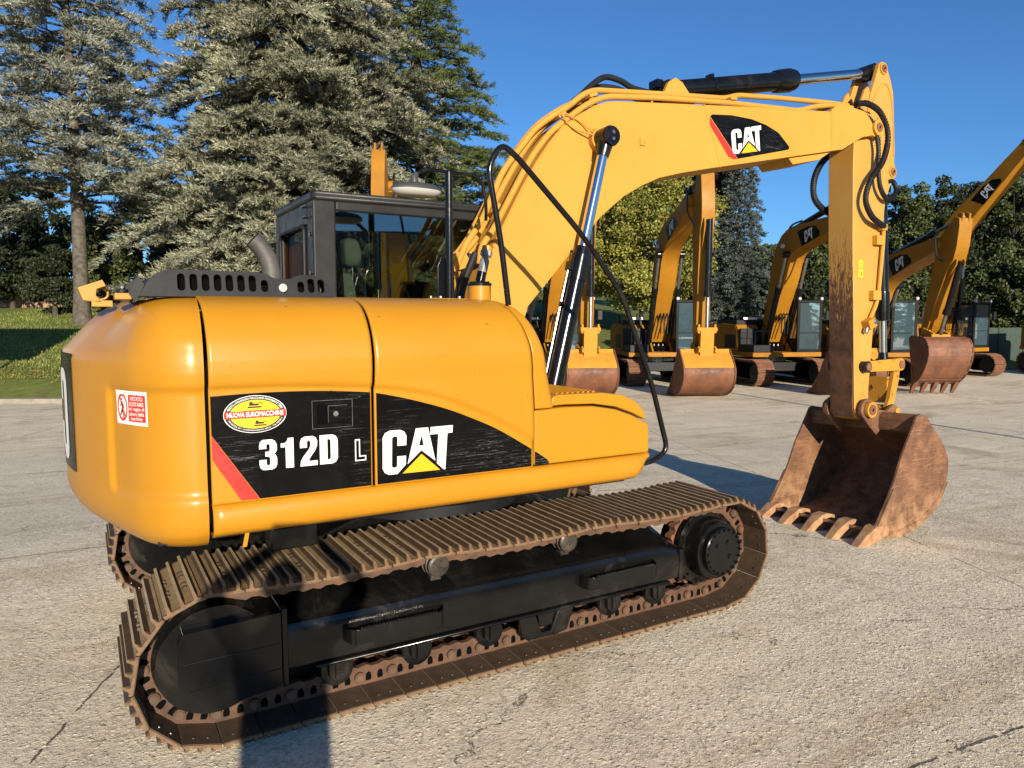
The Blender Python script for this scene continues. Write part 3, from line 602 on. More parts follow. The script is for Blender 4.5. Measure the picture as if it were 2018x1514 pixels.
# ---- side decals
YD = -1.2655
def clipx(x0, x1, pts):                                        # keep the part of a convex-ish outline between x0 and x1
    out = []
    for (a, b) in zip(pts, pts[1:] + pts[:1]):
        for lim, sgn in ((x0, 1), (x1, -1)): pass
        out.append(a)
    return out
topc = [(p.x, p.z) for p in crom([(x, 0, z) for x, z in [(-1.538, 1.566), (-1.36, 1.572), (-1.16, 1.571), (-.99, 1.563), (-.826, 1.549), (-.80, 1.545), (-.64, 1.508), (-.45, 1.452), (-.30, 1.394), (-.13, 1.316), (.075, 1.195), (.155, 1.145), (.19, 1.118), (.195, 1.103)]], 5)]
def top_between(a, b): return [(a, lerp1(topc, a))] + [p for p in topc if a < p[0] < b] + [(b, lerp1(topc, b))]
mb = MB(); fn = lambda u, v: (u, YD + .012, v)
P1 = [(-1.345, 1.1), (-.828, 1.1)] + top_between(-1.538, -.828)[::-1] + [(-1.538, 1.398)]
decal(mb, flat_mesh([P1]), fn, 0)
decal(mb, flat_mesh([[(-1.538, 1.396), (-1.538, 1.292), (-1.424, 1.1), (-1.347, 1.1)]]), fn, 1)
off = lambda d: (lambda u, v: (u, YD + .012 - d, v))
def textrect(mb, txt, x0, x1, z0, z1, d, mi, bold=.03, fnn=None):
    v, f = text_mesh(txt, bold); g = off(d); decal(mb, ([(x0 + (x1 - x0) * a, z0 + (z1 - z0) * b) for a, b in v], f), fnn or g, mi)
# heavy condensed numerals drawn as outlines: 3 1 2 D
def dig3(): return [[(0, .70), (0, .82), (.06, .94), (.2, 1), (.72, 1), (.9, .94), (1, .82), (1, .64), (.92, .55), (.82, .52), (.92, .48), (1, .38), (1, .17), (.92, .06), (.74, 0), (.22, 0), (.06, .06), (0, .18), (0, .34), (.40, .34), (.40, .19), (.46, .145), (.54, .145), (.60, .19), (.60, .38), (.54, .44), (.34, .44), (.34, .60), (.54, .60), (.60, .65), (.60, .81), (.54, .855), (.46, .855), (.40, .81), (.40, .70)]]
def dig1(): return [[(.34, 0), (.78, 0), (.78, 1), (.48, 1), (.42, .90), (.30, .84), (.08, .83), (.08, .70), (.34, .70)]]
def dig2(): return [[(0, 0), (1, 0), (1, .16), (.48, .16), (.60, .30), (.86, .50), (.98, .66), (1, .82), (.92, .94), (.74, 1), (.26, 1), (.08, .94), (0, .82), (0, .62), (.40, .62), (.40, .80), (.45, .855), (.54, .855), (.60, .80), (.60, .68), (.50, .55), (.2, .34), (.04, .18)]]
def digD(): return [[(0, 0), (.70, 0), (.9, .06), (1, .18), (1, .82), (.9, .94), (.70, 1), (0, 1)], [(.42, .15), (.42, .85), (.54, .85), (.60, .80), (.60, .2), (.54, .15)]]
x = -1.343
for g, w_ in ((dig3, .083), (dig1, .088), (dig2, .086), (digD, .092)):
    z0, z1 = 1.226, 1.362
    decal(mb, flat_mesh([[(x + w_ * .92 * a, z0 + (z1 - z0) * b) for a, b in o] for o in g()]), off(.0012), 2); x += w_ + .004
Lo = [(0, 0), (1, 0), (1, .24), (.46, .24), (.46, 1), (0, 1)]; Li = [(.10, .05), (.90, .05), (.90, .19), (.36, .19), (.36, .95), (.10, .95)]
decal(mb, flat_mesh([[(-.907 + .054 * a, 1.225 + .104 * b) for a, b in o] for o in (Lo, Li)]), off(.0012), 2)
obj('model_decal', mb, [M_decal, M_red, M_white], rear_door, smooth=False)
# dealer oval
mb = MB(); cx, cz, rx, rz = -1.354, 1.4795, .134, .083
el = lambda k, k2=None: disc(cx, cz, rx * k, rz * (k2 or k))
decal(mb, flat_mesh([el(1)]), off(.0014), 2); decal(mb, flat_mesh([el(.97)]), off(.0020), 0); decal(mb, flat_mesh([el(.80, .76)]), off(.0028), 1)
band = [(cx + rx * .985 * math.cos(a), cz + rz * .985 * math.sin(a)) for a in [R(-11 + 22 * i / 6) for i in range(7)]] + [(cx - rx * .985 * math.cos(a), cz + rz * .985 * math.sin(a)) for a in [R(11 - 22 * i / 6) for i in range(7)]]
decal(mb, flat_mesh([band]), off(.0034), 3)
textrect(mb, 'NUOVA EUROMACCHINE', cx - .120, cx + .120, cz - .0100, cz + .0115, .0042, 2, .022)
def arctext(txt, a0, a1, k, h, up):
    v, f = text_mesh(txt, .015)
    out = []
    for a, b in v:
        t = a0 + (a1 - a0) * a; kk = 1 + (b - .5) * h * (1 if up else -1)
        out.append((cx + rx * k[0] * kk * math.cos(t), cz + rz * k[1] * kk * math.sin(t)))
    decal(mb, (out, f), off(.0042), 2)
arctext('VENDITA e NOLEGGIO MACCHINE MOVIMENTO TERRA', R(164), R(16), (.885, .865), .11, True)
arctext('VIA ROMA 27 - CARMIGNANO (PO) - Tel. 055.8711', R(197), R(343), (.885, .865), .09, False)
for (sx_, sz_, sc) in ((cx - .002, cz + .038, 1), (cx + .02, cz - .044, .9)):   # two tiny machine drawings
    for p in ([(-.03, -.010), (.028, -.010), (.030, -.003), (-.032, -.003)], [(-.026, .0), (.014, .0), (.018, .008), (-.008, .010), (-.012, .018), (-.022, .018)], [(.008, .004), (.022, .016), (.030, .012), (.034, .000), (.031, .0), (.028, .009), (.022, .012), (.012, .002)]):
        decal(mb, flat_mesh([[(sx_ + a * sc, sz_ + b * sc) for a, b in p]]), off(.0042), 0)
for dz in (.0165, -.0160): decal(mb, flat_mesh([rect(cx - .055, cx + .055, cz + dz, cz + dz + .0012)]), off(.0042), 0)
obj('dealer_sticker', mb, [M_ink, M_signy, M_white, M_red], rear_door, smooth=False)
# front door decal with the logo
mb = MB()
decal(mb, flat_mesh([[(-.798, 1.1)] + [(.075, 1.1)] + top_between(-.798, .075)[::-1]]), fn, 0)
g = quadmap((-.772, 1.142), (-.412, 1.138), (-.769, 1.357), (-.395, 1.360), YD + .0105)
decal(mb, CAT_W, g, 2); decal(mb, CAT_Y, lambda u, v: (g(u, v)[0], YD + .0100, g(u, v)[2]), 1)
obj('logo_decal', mb, [M_decal, M_logoy, M_white], pump_door, smooth=False)
mb = MB(); decal(mb, flat_mesh([[(.104, 1.1), (.195, 1.1)] + top_between(.104, .19)[::-1]]), lambda u, v: (u, -1.2455, v), 0); obj('decal_tip', mb, M_decal, toolbox, smooth=False)

# ---- counterweight
PLANH = [(-1.557, -1.24), (-1.62, -1.236), (-1.72, -1.187), (-1.81, -1.083), (-1.875, -.95), (-1.97, -.72), (-2.05, -.45), (-2.09, -.18), (-2.098, 0)]
pl = [(p.x, p.y) for p in crom([(x, y, 0) for x, y in PLANH], 10)]
pl = pl + [(x, -y) for x, y in pl[:-1][::-1]]
cs = [0]
for a, b in zip(pl, pl[1:]): cs.append(cs[-1] + math.dist(a, b))
def cwp(s):
    s = min(max(s, 0), cs[-1]); i = min(len(pl) - 2, max(0, next((k for k in range(len(cs)) if cs[k] > s), len(cs) - 1) - 1))
    t = (s - cs[i]) / (cs[i + 1] - cs[i]); a, b = pl[i], pl[i + 1]
    e = .06; 
    return (a[0] + (b[0] - a[0]) * t, a[1] + (b[1] - a[1]) * t)
def cwn(s):
    a = cwp(max(0, s - .05)); b = cwp(min(cs[-1], s + .05)); dx, dy = b[0] - a[0], b[1] - a[1]; l = math.hypot(dx, dy); n = Vector((dy / l, -dx / l, 0))
    n = Vector((-n.x, -n.y, 0)) if n.dot(Vector((cwp(s)[0], cwp(s)[1], 0)) - Vector((-1.2, 0, 0))) < 0 else n
    if s < .03: n = Vector((0, -1, 0))
    return n
def wn(s, h):
    a = cwp(max(0, s - h)); b = cwp(min(cs[-1], s + h)); dx, dy = b[0] - a[0], b[1] - a[1]; l = math.hypot(dx, dy); n = Vector((dy / l, -dx / l, 0))
    return n if n.dot(cwn(s)) > 0 else -n
INS_S = [(.862, .30), (.868, .20), (.885, .12), (.915, .06), (.955, .02), (1.0, .004), (1.05, 0), (1.60, 0), (1.66, -.008), (1.72, -.006), (1.80, .014), (1.87, .052), (1.925, .105), (1.96, .165), (1.985, .24), (1.992, .30)]
INS_R = [(.862, .30), (.868, .20), (.885, .13), (.915, .08), (.955, .04), (1.0, .015), (1.05, 0), (1.66, 0), (1.715, .0), (1.735, .006), (1.76, .03), (1.80, .066), (1.87, .125), (1.925, .18), (1.96, .235), (1.985, .29), (1.992, .34)]
def cwsurf(s, z, lift=0.0):
    k = sstep(.20, .75, min(s, cs[-1] - s)); ins = lerp1(INS_S, z) * (1 - k) + lerp1(INS_R, z) * k
    # shallow recess with rounded border on the flank
    sc, hz, hs = .23, .245, .55; q = abs(min(s, cs[-1] - s) - sc + .22) - hs + .05; r = abs(z - 1.36) - hz + .05
    sd = math.hypot(max(q, 0), max(r, 0)) + min(max(q, r), 0) - .05
    ins += .018 * (1 - sstep(-.030, .010, sd))
    x, y = cwp(s); e = min(s, cs[-1] - s); c_ = Vector((-1.52 + (x + 1.557) * .2, max(-.5, min(.5, y * .8)), 0)); n = (Vector((x, y, 0)) - c_).normalized(); return (x - n.x * (ins - lift), y - n.y * (ins - lift), z)
zl = sorted(set([.862, .865, .868, .873, .88, .89, .902, .915, .93, .945, .96, .98, 1.0, 1.02, 1.05] + [1.09 + .0125 * i for i in range(50)] + [1.74, 1.75, 1.765, 1.78, 1.8, 1.82, 1.84, 1.86, 1.88, 1.9, 1.92, 1.94, 1.955, 1.968, 1.978, 1.987, 1.992]))
NS = 200
G = [[cwsurf(cs[-1] * i / NS, z) for i in range(NS + 1)] for z in zl]
mb = MB().grid(G)
top = G[-1]; mb.add(top + [(-1.557, -.3, 1.993), (-1.557, .3, 1.993)], [tuple(range(len(top) + 2))]); bot = G[0]; mb.add(bot, [tuple(range(len(bot)))]); 
ends = [g[0] for g in G] + [g[-1] for g in G][::-1]; mb.add(ends, [tuple(range(len(ends)))])
CW = obj('counterweight', mb, M_yel, EX, 0, True, 50)
# black rear panel with the big logo
mb = MB(); mid = cs[-1] / 2
mb.grid([[cwsurf(mid + .47 * (i / 20 - .5) * 2.0, z, .004) for i in range(21)] for z in [1.15 + .58 * k / 6 for k in range(7)]], 0)
for vf, mi, e in ((CAT_W, 1, .006), (CAT_Y, 2, .0065)):
    decal(mb, vf, lambda u, v: cwsurf(mid - .345 + .69 * u, 1.19 + .46 * v, e), mi)
obj('rear_decal', mb, [M_decal, M_white, M_logoy], CW, smooth=False)
# prohibition sticker on the near corner
mb = MB(); SA, SB, ZA, ZB = .49, .255, 1.437, 1.585
def smap(e): return lambda u, v: cwsurf(SA + (SB - SA) * u, ZA + (ZB - ZA) * v, e)
def dgrid(mb, u0, u1, v0, v1, e, mi): mb.grid([[smap(e)(u0 + (u1 - u0) * i / 10, v0 + (v1 - v0) * j / 4) for i in range(11)] for j in range(5)], mi)
dgrid(mb, 0, 1, 0, 1, .002, 0)
def sub(polys, e, mi): decal(mb, flat_mesh(polys), smap(e), mi)
sub([disc(.225, .5, .19, .415), disc(.225, .5, .150, .330)], .0035, 1)
dgrid(mb, .45, .955, .10, .90, .0035, 1)
sub([[(.115, .80), (.145, .84), (.345, .22), (.31, .18)]], .0045, 1)
for p in (disc(.205, .745, .016, .035, 16), [(.19, .68), (.225, .68), (.29, .50), (.275, .47), (.23, .56), (.225, .44), (.28, .20), (.255, .18), (.21, .37), (.15, .23), (.13, .26), (.19, .44), (.195, .55), (.165, .55), (.145, .53), (.145, .57), (.175, .61)]): sub([p], .004, 2)
def stext(t, u0, u1, v0, v1): v, f = text_mesh(t, .008); decal(mb, ([(u0 + (u1 - u0) * a, v0 + (v1 - v0) * b) for a, b in v], f), smap(.0048), 0)
stext('VIETATO', .52, .89, .72, .84); stext('SOSTARE', .49, .91, .56, .68); stext('nel raggio di', .475, .925, .405, .535); stext('azione della', .485, .92, .28, .395); stext('macchina', .53, .87, .15, .255)
obj('prohibition_sticker', mb, [M_white, M_red, M_ink], CW, smooth=False)
# small hooded lamp bracket on top of the counterweight
mb = MB(); c = Vector((-1.925, -.42, 2.03))
out = [(-1.985, 1.985), (-2.005, 2.045), (-1.90, 2.085), (-1.885, 2.055), (-1.925, 2.04), (-1.93, 2.01), (-1.905, 1.975)]
mb.prism(out, -.50, -.41); mb.tube(fillet([(-1.925, -.42, 2.045), (-1.875, -.42, 2.045), (-1.878, -.42, 1.998), (-1.93, -.42, 1.985)], .02), .006, 8)
mb.box(-1.95, -1.86, -.50, -.40, 1.955, 1.985); obj('camera_bracket', mb, M_yel, EX, .006)
mb = MB(); mb.box(-1.86, -1.79, -.75, -.62, 1.985, 2.015, 0); mb.cyl((-1.825, -.69, 2.01), (-1.825, -.69, 2.035), .026, n=16, mi=1); mb.cyl((-1.825, -.69, 2.035), (-1.825, -.69, 2.048), .014, n=10, mi=2); obj('filler_cap', mb, [M_yel, M_blackm, M_steel], EX, .004)

# ---- vent cover over the engine
Yv = -.95
base = [(-1.775, 1.992), (-1.735, 2.06), (-1.715, 2.083), (-1.68, 2.105), (-1.64, 2.114), (-1.26, 2.112), (-1.225, 2.106), (-1.195, 2.088), (-1.165, 2.082), (-1.115, 2.083), (-1.09, 2.095), (-1.06, 2.106), (-.99, 2.104), (-.955, 2.092), (-.925, 2.05), (-.905, 1.992)]
slots = [rrect(x - .0165, x + .0165, z0, z1, .016) for x, z0, z1 in [(-1.600 + .0515 * k, 2.018, 2.096) for k in range(7)] + [(-1.236, 2.018, 2.076), (-1.065, 2.018, 2.072), (-1.015, 2.018, 2.088), (-.966, 2.018, 2.085)]]
slots.append(rrect(-1.172, -1.128, 2.016, 2.06, .02))
v, f = flat_mesh([base] + slots); mb = MB(); mb.add([(x, Yv + (z - 1.99) * .25, z) for x, z in v], f)
vc = obj('vent_cover', mb, M_blackm, EX, 0, False); s_ = vc.modifiers.new('thickness', 'SOLIDIFY'); s_.thickness = .02; s_.offset = 1
mb = MB(); yb = .35
tops = [p for p in base]
mb.loft([[(x, Yv + .012 + (z - 1.99) * .25, z - .004) for x, z in tops], [(x + (.0 if x > -1.5 else -.02), yb, z + .0) for x, z in tops]], False, 0, False)
obj('vent_roof', mb, M_blackm, vc, 0, True, 30)
for k in range(7): mb = MB(); mb.obox((-1.775 + .0, Yv + .1 + .14 * k, 2.03), (.012, 0, -.02), (0, .012, 0), (.02, 0, .04)); obj('vent_rib', mb, M_blackm, vc)
mb = MB(); mb.cyl((-1.15, -.935, 2.045), (-1.15, -.955, 2.045), .02, n=18); mb.cyl((-1.15, -.90, 2.035), (-1.15, -.80, 2.035), .019, n=18); obj('marker_lamp', mb, M_lens, vc)
mb = MB(); mb.box(-1.6, -.95, -.88, -.2, 1.99, 2.08, 0)
for k in range(8): mb.cyl((-1.55 + .085 * k, -.85, 2.04), (-1.50 + .085 * k, -.3, 2.04), .02, n=8, mi=1)
obj('muffler', mb, [M_dark, M_chain], vc)  # box coloured black, the shade inside the vent cover painted in
mb = MB(); pth = crom([(-1.125, -.6, 2.02), (-1.125, -.6, 2.13), (-1.140, -.6, 2.205), (-1.175, -.6, 2.265), (-1.215, -.6, 2.305)], 5); mb.tube(pth, .046, 24, False)
ep = pth[-1]; mb.tube([ep, pth[-2] * .2 + ep * .8, pth[-6]], [.046, .039, .037], 24, False, 1); obj('exhaust_pipe', mb, [M_pipe, M_dark], EX)

# ---- cab
CX0, CX1, CY0, CY1, CZ0, CZ1 = -.66, .97, .28, 1.34, 1.05, 2.735
mb = MB()
mb.box(CX0, CX0 + .155, CY0, CY0 + .14, CZ0, CZ1 - .06)                   # rear right pillar
mb.box(CX0, CX0 + .12, CY1 - .12, CY1, CZ0, CZ1 - .06); mb.box(CX1 - .07, CX1, CY0, CY0 + .06, CZ0, CZ1 - .08); mb.box(CX1 - .07, CX1, CY1 - .06, CY1, CZ0, CZ1 - .08)
mb.box(CX0 + .155, CX1 - .07, CY0 + .004, CY0 + .09, CZ1 - .125, CZ1 - .06); mb.box(CX0 + .12, CX1 - .07, CY1 - .09, CY1 - .004, CZ1 - .125, CZ1 - .06)
mb.box(CX0 + .155, CX1 - .07, CY0 + .004, CY0 + .07, CZ0, 1.55); mb.box(CX0 + .12, CX1 - .07, CY1 - .07, CY1 - .004, CZ0, 1.3)
mb.box(CX0 + .003, CX0 + .07, CY0 + .14, CY1 - .12, 2.52, CZ1 - .06); mb.box(CX0 + .003, CX0 + .07, CY0 + .14, CY1 - .12, CZ0, 2.02)
mb.box(CX0 + .003, CX0 + .06, CY0 + .14, CY0 + .20, 2.02, 2.52); mb.box(CX0 + .003, CX0 + .06, CY1 - .18, CY1 - .12, 2.02, 2.52)
mb.box(CX1 - .06, CX1 - .004, CY0 + .06, CY1 - .06, CZ1 - .16, CZ1 - .08); mb.box(CX0, CX1, CY0 + .01, CY1 - .01, CZ0 - .03, CZ0 + .03)
cab = obj('cab', mb, M_cabp, EX, .014, seg=3)
mb = MB(); mb.zprism([(CX0 - .004, CY0 + .02), (CX0 + .03, CY0 - .004), (CX1 + .01, CY0 - .004), (CX1 + .03, CY0 + .03), (CX1 + .03, CY1 - .03), (CX1, CY1 + .004), (CX0 + .03, CY1 + .004), (CX0 - .004, CY1 - .02)], CZ1 - .062, CZ1)
obj('cab_roof', mb, M_cabp, cab, .022, seg=3)
mb = MB(); mb.box(CX0 + .15, CX1 - .06, CY0 + .022, CY0 + .030, 1.54, CZ1 - .12); obj('side_window', mb, M_glass, cab)
mb = MB(); mb.box(CX0 + .11, CX1 - .06, CY1 - .036, CY1 - .028, 1.30, CZ1 - .12); obj('door_window', mb, M_glass, cab)
mb = MB(); mb.box(CX1 - .034, CX1 - .026, CY0 + .05, CY1 - .05, 1.5, CZ1 - .15); obj('windscreen', mb, M_glass, cab)
mb = MB(); mb.box(CX0 + .020, CX0 + .028, CY0 + .19, CY1 - .17, 2.01, 2.53); obj('rear_window', mb, M_rglass, cab)
mb = MB(); mb.box(CX0 + .055, CX0 + .068, CY0 + .15, CY1 - .13, 2.03, 2.44); obj('rear_reflection_panel', mb, M_rust, cab)  # added rusty panel, paints the brown reflection behind the rear window
mb = MB(); mb.tube(fillet([(CX0 - .006, CY0 + .20, 2.02), (CX0 - .006, CY0 + .20, 2.525), (CX0 - .006, CY1 - .17, 2.525), (CX0 - .006, CY1 - .17, 2.02)], .06), .013, 8); obj('window_seal', mb, M_blackm, cab)
mb = MB()
for z in (2.64, 2.57): mb.tube([(CX0 + .002, CY0 + .17, z), (CX0 - .03, CY0 + .17, z), (CX0 - .03, CY0 + .04, z)], .006, 8)
for z in (2.45, 2.2, 2.09): mb.cyl((CX0 - .012, CY0 + .05, z), (CX0 + .01, CY0 + .05, z), .015, n=10)
obj('hinge', mb, M_black, cab)
mb = MB(); mb.box(CX0 + .08, CX1 - .08, CY0 + .09, CY1 - .09, CZ0 + .03, CZ0 + .5, 0); mb.box(.45, CX1 - .1, CY0 + .12, CY0 + .34, 1.4, 2.02, 0); mb.box(-.50, -.1, CY1 - .3, CY1 - .1, 1.4, 1.95); mb.box(.3, .55, CY1 - .25, CY1 - .12, 1.5, 2.2); obj('cab_console', mb, M_dark, cab, .03)
seat = MB()
seat.loft([[(-.30 + .02 * k, .55 + .02, 1.55 + .66 * t) if False else p for p in [(-.36 - .06 * t, .56 + .05 * (t > .8), 1.6 + .62 * t), (-.36 - .06 * t, 1.0 - .05 * (t > .8), 1.6 + .62 * t), (-.24 - .06 * t, 1.0 - .05 * (t > .8), 1.6 + .62 * t), (-.24 - .06 * t, .56 + .05 * (t > .8), 1.6 + .62 * t)]] for t, k in ((0, 0), (.4, 0), (.8, 0), (1, 0))])
seat.box(-.36, .12, .56, 1.0, 1.5, 1.64); seat.cyl((-.26, .70, 2.15), (-.26, .70, 2.32), .007, n=8, mi=1); seat.cyl((-.26, .84, 2.15), (-.26, .84, 2.32), .007, n=8, mi=1)
obj('seat', seat, [M_seat, M_steel], cab, .05, seg=4)
mb = MB(); mb.loft([[(-.32, .66, 2.27), (-.32, .90, 2.27), (-.20, .90, 2.27), (-.20, .66, 2.27)], [(-.33, .63, 2.38), (-.33, .93, 2.38), (-.20, .93, 2.38), (-.20, .63, 2.38)], [(-.33, .66, 2.48), (-.33, .90, 2.48), (-.22, .90, 2.48), (-.22, .66, 2.48)]]); obj('headrest', mb, M_seat, cab, .04, seg=4)
mb = MB()
mb.tube(crom([(.62, CY0 + .06, 2.0), (.52, CY0 + .05, 2.25), (.62, CY0 + .05, 2.42), (.85, CY0 + .05, 2.5)], 5), .012, 8); mb.tube(crom([(-.44, CY1 - .1, 2.05), (-.42, CY1 - .1, 2.4), (-.25, CY1 - .1, 2.5), (.0, CY1 - .1, 2.2), (.1, CY1 - .1, 2.0)], 5), .014, 8)
mb.tube([(.35, .75, 1.6), (.22, .78, 2.05), (.16, .80, 2.18)], .016, 8); mb.obox((-.47, CY0 + .10, 2.3), (.02, 0, 0), (0, .03, 0), (-.02, 0, .33))
obj('cab_bar', mb, M_black, cab)
# boom head rail, post and mirror beside the boom foot
mb = MB(); mb.cyl((0, -.4, 2.0), (0, -.4, 2.795), .024, n=16); mb.zprism([(-.07, -.43), (.05, -.43), (.05, -.37), (-.07, -.37)], 1.985, 2.0)
mb.prism([(-.068, 2.0), (-.068, 2.22), (-.045, 2.275), (-.02, 2.28), (-.005, 2.25), (-.005, 2.0)], -.375, -.363); mb.prism([(.0, 2.0), (.0, 2.25), (.02, 2.28), (.045, 2.26), (.05, 2.0)], -.375, -.363)
mb.tube(fillet([(-.215, -.4, 2.765), (-.14, -.4, 2.80), (.0, -.4, 2.795), (.17, -.4, 2.795), (.235, -.4, 2.75), (.262, -.4, 2.62), (.27, -.38, 2.52)], .05), .011, 8)
mb.box(-.09, .12, -.405, -.395, 2.786, 2.802)
post = obj('mirror_post', mb, M_black, EX, .003)
mb = MB(); rings = []
for k in range(11):
    t = -1 + 2 * k / 10; c = math.sqrt(max(0.0, 1 - t * t)); zz = 2.664 + .048 * t
    rings.append([(-.225 + (.155 * c ** .8 + .004) * math.cos(a), -.42 + (.085 * c + .004) * math.sin(a), zz) for a in [2 * math.pi * i / 28 for i in range(28)]])
mb.loft(rings[5:], True, 0); mb.loft(rings[1:6], True, 1); mb.tube([(-.215, -.4, 2.765), (-.235, -.41, 2.74), (-.235, -.415, 2.69)], [.016, .024, .02], 12, mi=0)
obj('mirror', mb, [M_mirror, M_lens], post)
mb = MB(); mb.box(-.30, .06, -.78, -.55, 1.994, 2.012, 0)
for x in (-.28, -.22, -.10, .02): mb.cyl((x, -.74, 2.012), (x, -.74, 2.026), .013, n=8, mi=1)
obj('deck_plate', mb, [M_yel, M_steel], EX, .003)
mb = MB(); mb.cyl((.0, -.8, 1.95), (.0, -.8, 2.085), .066, n=28, mi=0); mb.cyl((0, -.8, 2.085), (0, -.8, 2.1), .071, n=28, mi=1); mb.zprism([(-.045, -.84), (.045, -.84), (.045, -.76), (-.045, -.76)], 2.1, 2.11, 1)
pa, pb = Vector((.004, -.8, 2.11)), Vector((.055, -.79, 2.29)); ax = (pb - pa)
mb.tube([pa, pa + ax * .3], .022, 14, mi=1)
for k in range(6): mb.tube([pa + ax * (.02 + .05 * k), pa + ax * (.045 + .05 * k)], .029, 16, mi=1)
mb.tube([pa + ax * .3, pa + ax * .7], .028, 16, mi=2); mb.tube([pa + ax * .7, pa + ax * .82], .022, 14, mi=2); mb.tube([pa + ax * .82, pa + ax * .98], .036, 6, mi=2); mb.tube([pa + ax * .98, pa + ax * 1.12], .032, 14, mi=0)
obj('tank_filler', mb, [M_yel, M_black, M_fit], EX)
# long black grab rail
mb = MB(); mb.tube(fillet([(.02, -1.1, 1.97), (-.025, -1.1, 2.30), (-.105, -1.1, 2.70), (-.02, -1.1, 2.825), (.075, -1.1, 2.765), (.50, -1.1, 2.385), (.80, -1.1, 2.05), (1.05, -1.1, 1.49), (1.19, -1.1, 1.06), (1.05, -1.1, .995), (.88, -1.1, 1.005)], .11, 6), .0165, 12)
obj('grab_rail', mb, M_black, EX)

# ---- boom, stick, bucket (built straight, then leaned by T)
def T(x, y, z): c = -.06 + (z - 3) * .035; return (x, y + c, z - .035 * y)
def L(mb): return mb.map(T)
inner = [(.45, 1.30), (.52, 1.62), (.64, 1.97), (.87, 2.21), (1.11, 2.46), (1.27, 2.62), (1.48, 2.78), (1.65, 2.872), (1.82, 2.945), (2.05, 3.005), (2.35, 3.07), (3.30, 3.262), (3.84, 3.372)]
topb = [(3.84, 3.72), (2.93, 3.628), (1.45, 3.465), (1.34, 3.445), (1.24, 3.405), (1.10, 3.325), (.95, 3.22), (.84, 3.10), (.73, 2.955), (.61, 2.77), (.50, 2.58), (.39, 2.39), (.29, 2.19), (.23, 2.02), (.14, 1.6), (.18, 1.30)]
mb = MB(); mb.prism(inner + topb, -.19, .19)
for s in (-1, 1):
    y0, y1 = sorted((s * .186, s * .2)); 
    k = lambda P, d: P
    mb.prism([(x, z) for x, z in inner] + [(x, z - .012) for x, z in topb], y0, y1)
    y0, y1 = sorted((s * .150, s * .2)); a = [Vector((4.482 + .095 * math.cos(R(t)), 0, 3.655 + .095 * math.sin(R(t)))) for t in (-70, -40, -10, 20, 50, 75)]
    mb.prism([(3.82, 3.37), (3.98, 3.40), (4.27, 3.545), (4.42, 3.578)] + [(p.x, p.z) for p in a] + [(4.27, 3.785), (3.98, 3.80), (3.90, 3.785), (3.82, 3.718)], y0, y1)
    mb.prism([(.55, 3.0)] if False else [(2.0, 3.50), (1.94, 3.60), (2.00, 3.71), (2.07, 3.755), (2.14, 3.73), (2.25, 3.62), (2.30, 3.53)], *sorted((s * .075, s * .115)))
mb.prism([(3.30, 3.262), (3.36, 3.21), (3.70, 3.285), (3.86, 3.372)], -.17, .17)
boom = obj('boom', L(mb), M_boom, EX, .007)
for a, b in (((.37, 2.37), (.80, 2.135)), ((2.28, 3.56), (2.46, 3.09))): mb = MB(); mb.tube([(a[0], -.2, a[1]), (b[0], -.2, b[1])], .004, 6); obj('weld_seam', L(mb), M_boom, boom)
mb = MB(); mb.box(1.63, 1.68, -.212, -.199, 3.165, 3.215); mb.cyl((1.667, -.212, 3.19), (1.667, -.22, 3.19), .007, n=10); obj('bracket_plate', L(mb), M_boom, boom, .003)
mb = MB(); mb.cyl((4.482, -.225, 3.655), (4.482, .225, 3.655), .075, n=28, mi=0); mb.cyl((4.482, -.232, 3.655), (4.482, .232, 3.655), .042, n=20, mi=1); mb.obox((4.482, -.234, 3.655), (.008, 0, .012), (0, .003, 0), (-.004, 0, .003), 2); obj('boom_pin', L(mb), [M_boom, M_rust, M_dark], boom)
# logo decal on the boom
Yb = -.2035; mb = MB(); off2 = lambda d: (lambda u, v: (u, Yb - d, v))
dk = [(2.345, 3.475), (2.37, 3.49), (2.58, 3.512), (2.81, 3.512), (2.98, 3.488), (3.12, 3.448), (3.15, 3.432), (3.265, 3.345), (3.268, 3.328), (3.25, 3.316), (2.655, 3.178)]
decal(mb, flat_mesh([dk]), off2(0), 0); decal(mb, flat_mesh([[(2.342, 3.465), (2.345, 3.405), (2.545, 3.185), (2.60, 3.168), (2.648, 3.176)]]), off2(.0006), 1)
g2 = quadmap((2.592, 3.205), (2.935, 3.272), (2.572, 3.395), (2.918, 3.475), Yb - .0012)
decal(mb, CAT_W, g2, 2); decal(mb, CAT_Y, lambda u, v: (g2(u, v)[0], Yb - .0018, g2(u, v)[2]), 3)
obj('boom_logo_decal', L(mb), [M_decal, M_red, M_white, M_logoy], boom, smooth=False)
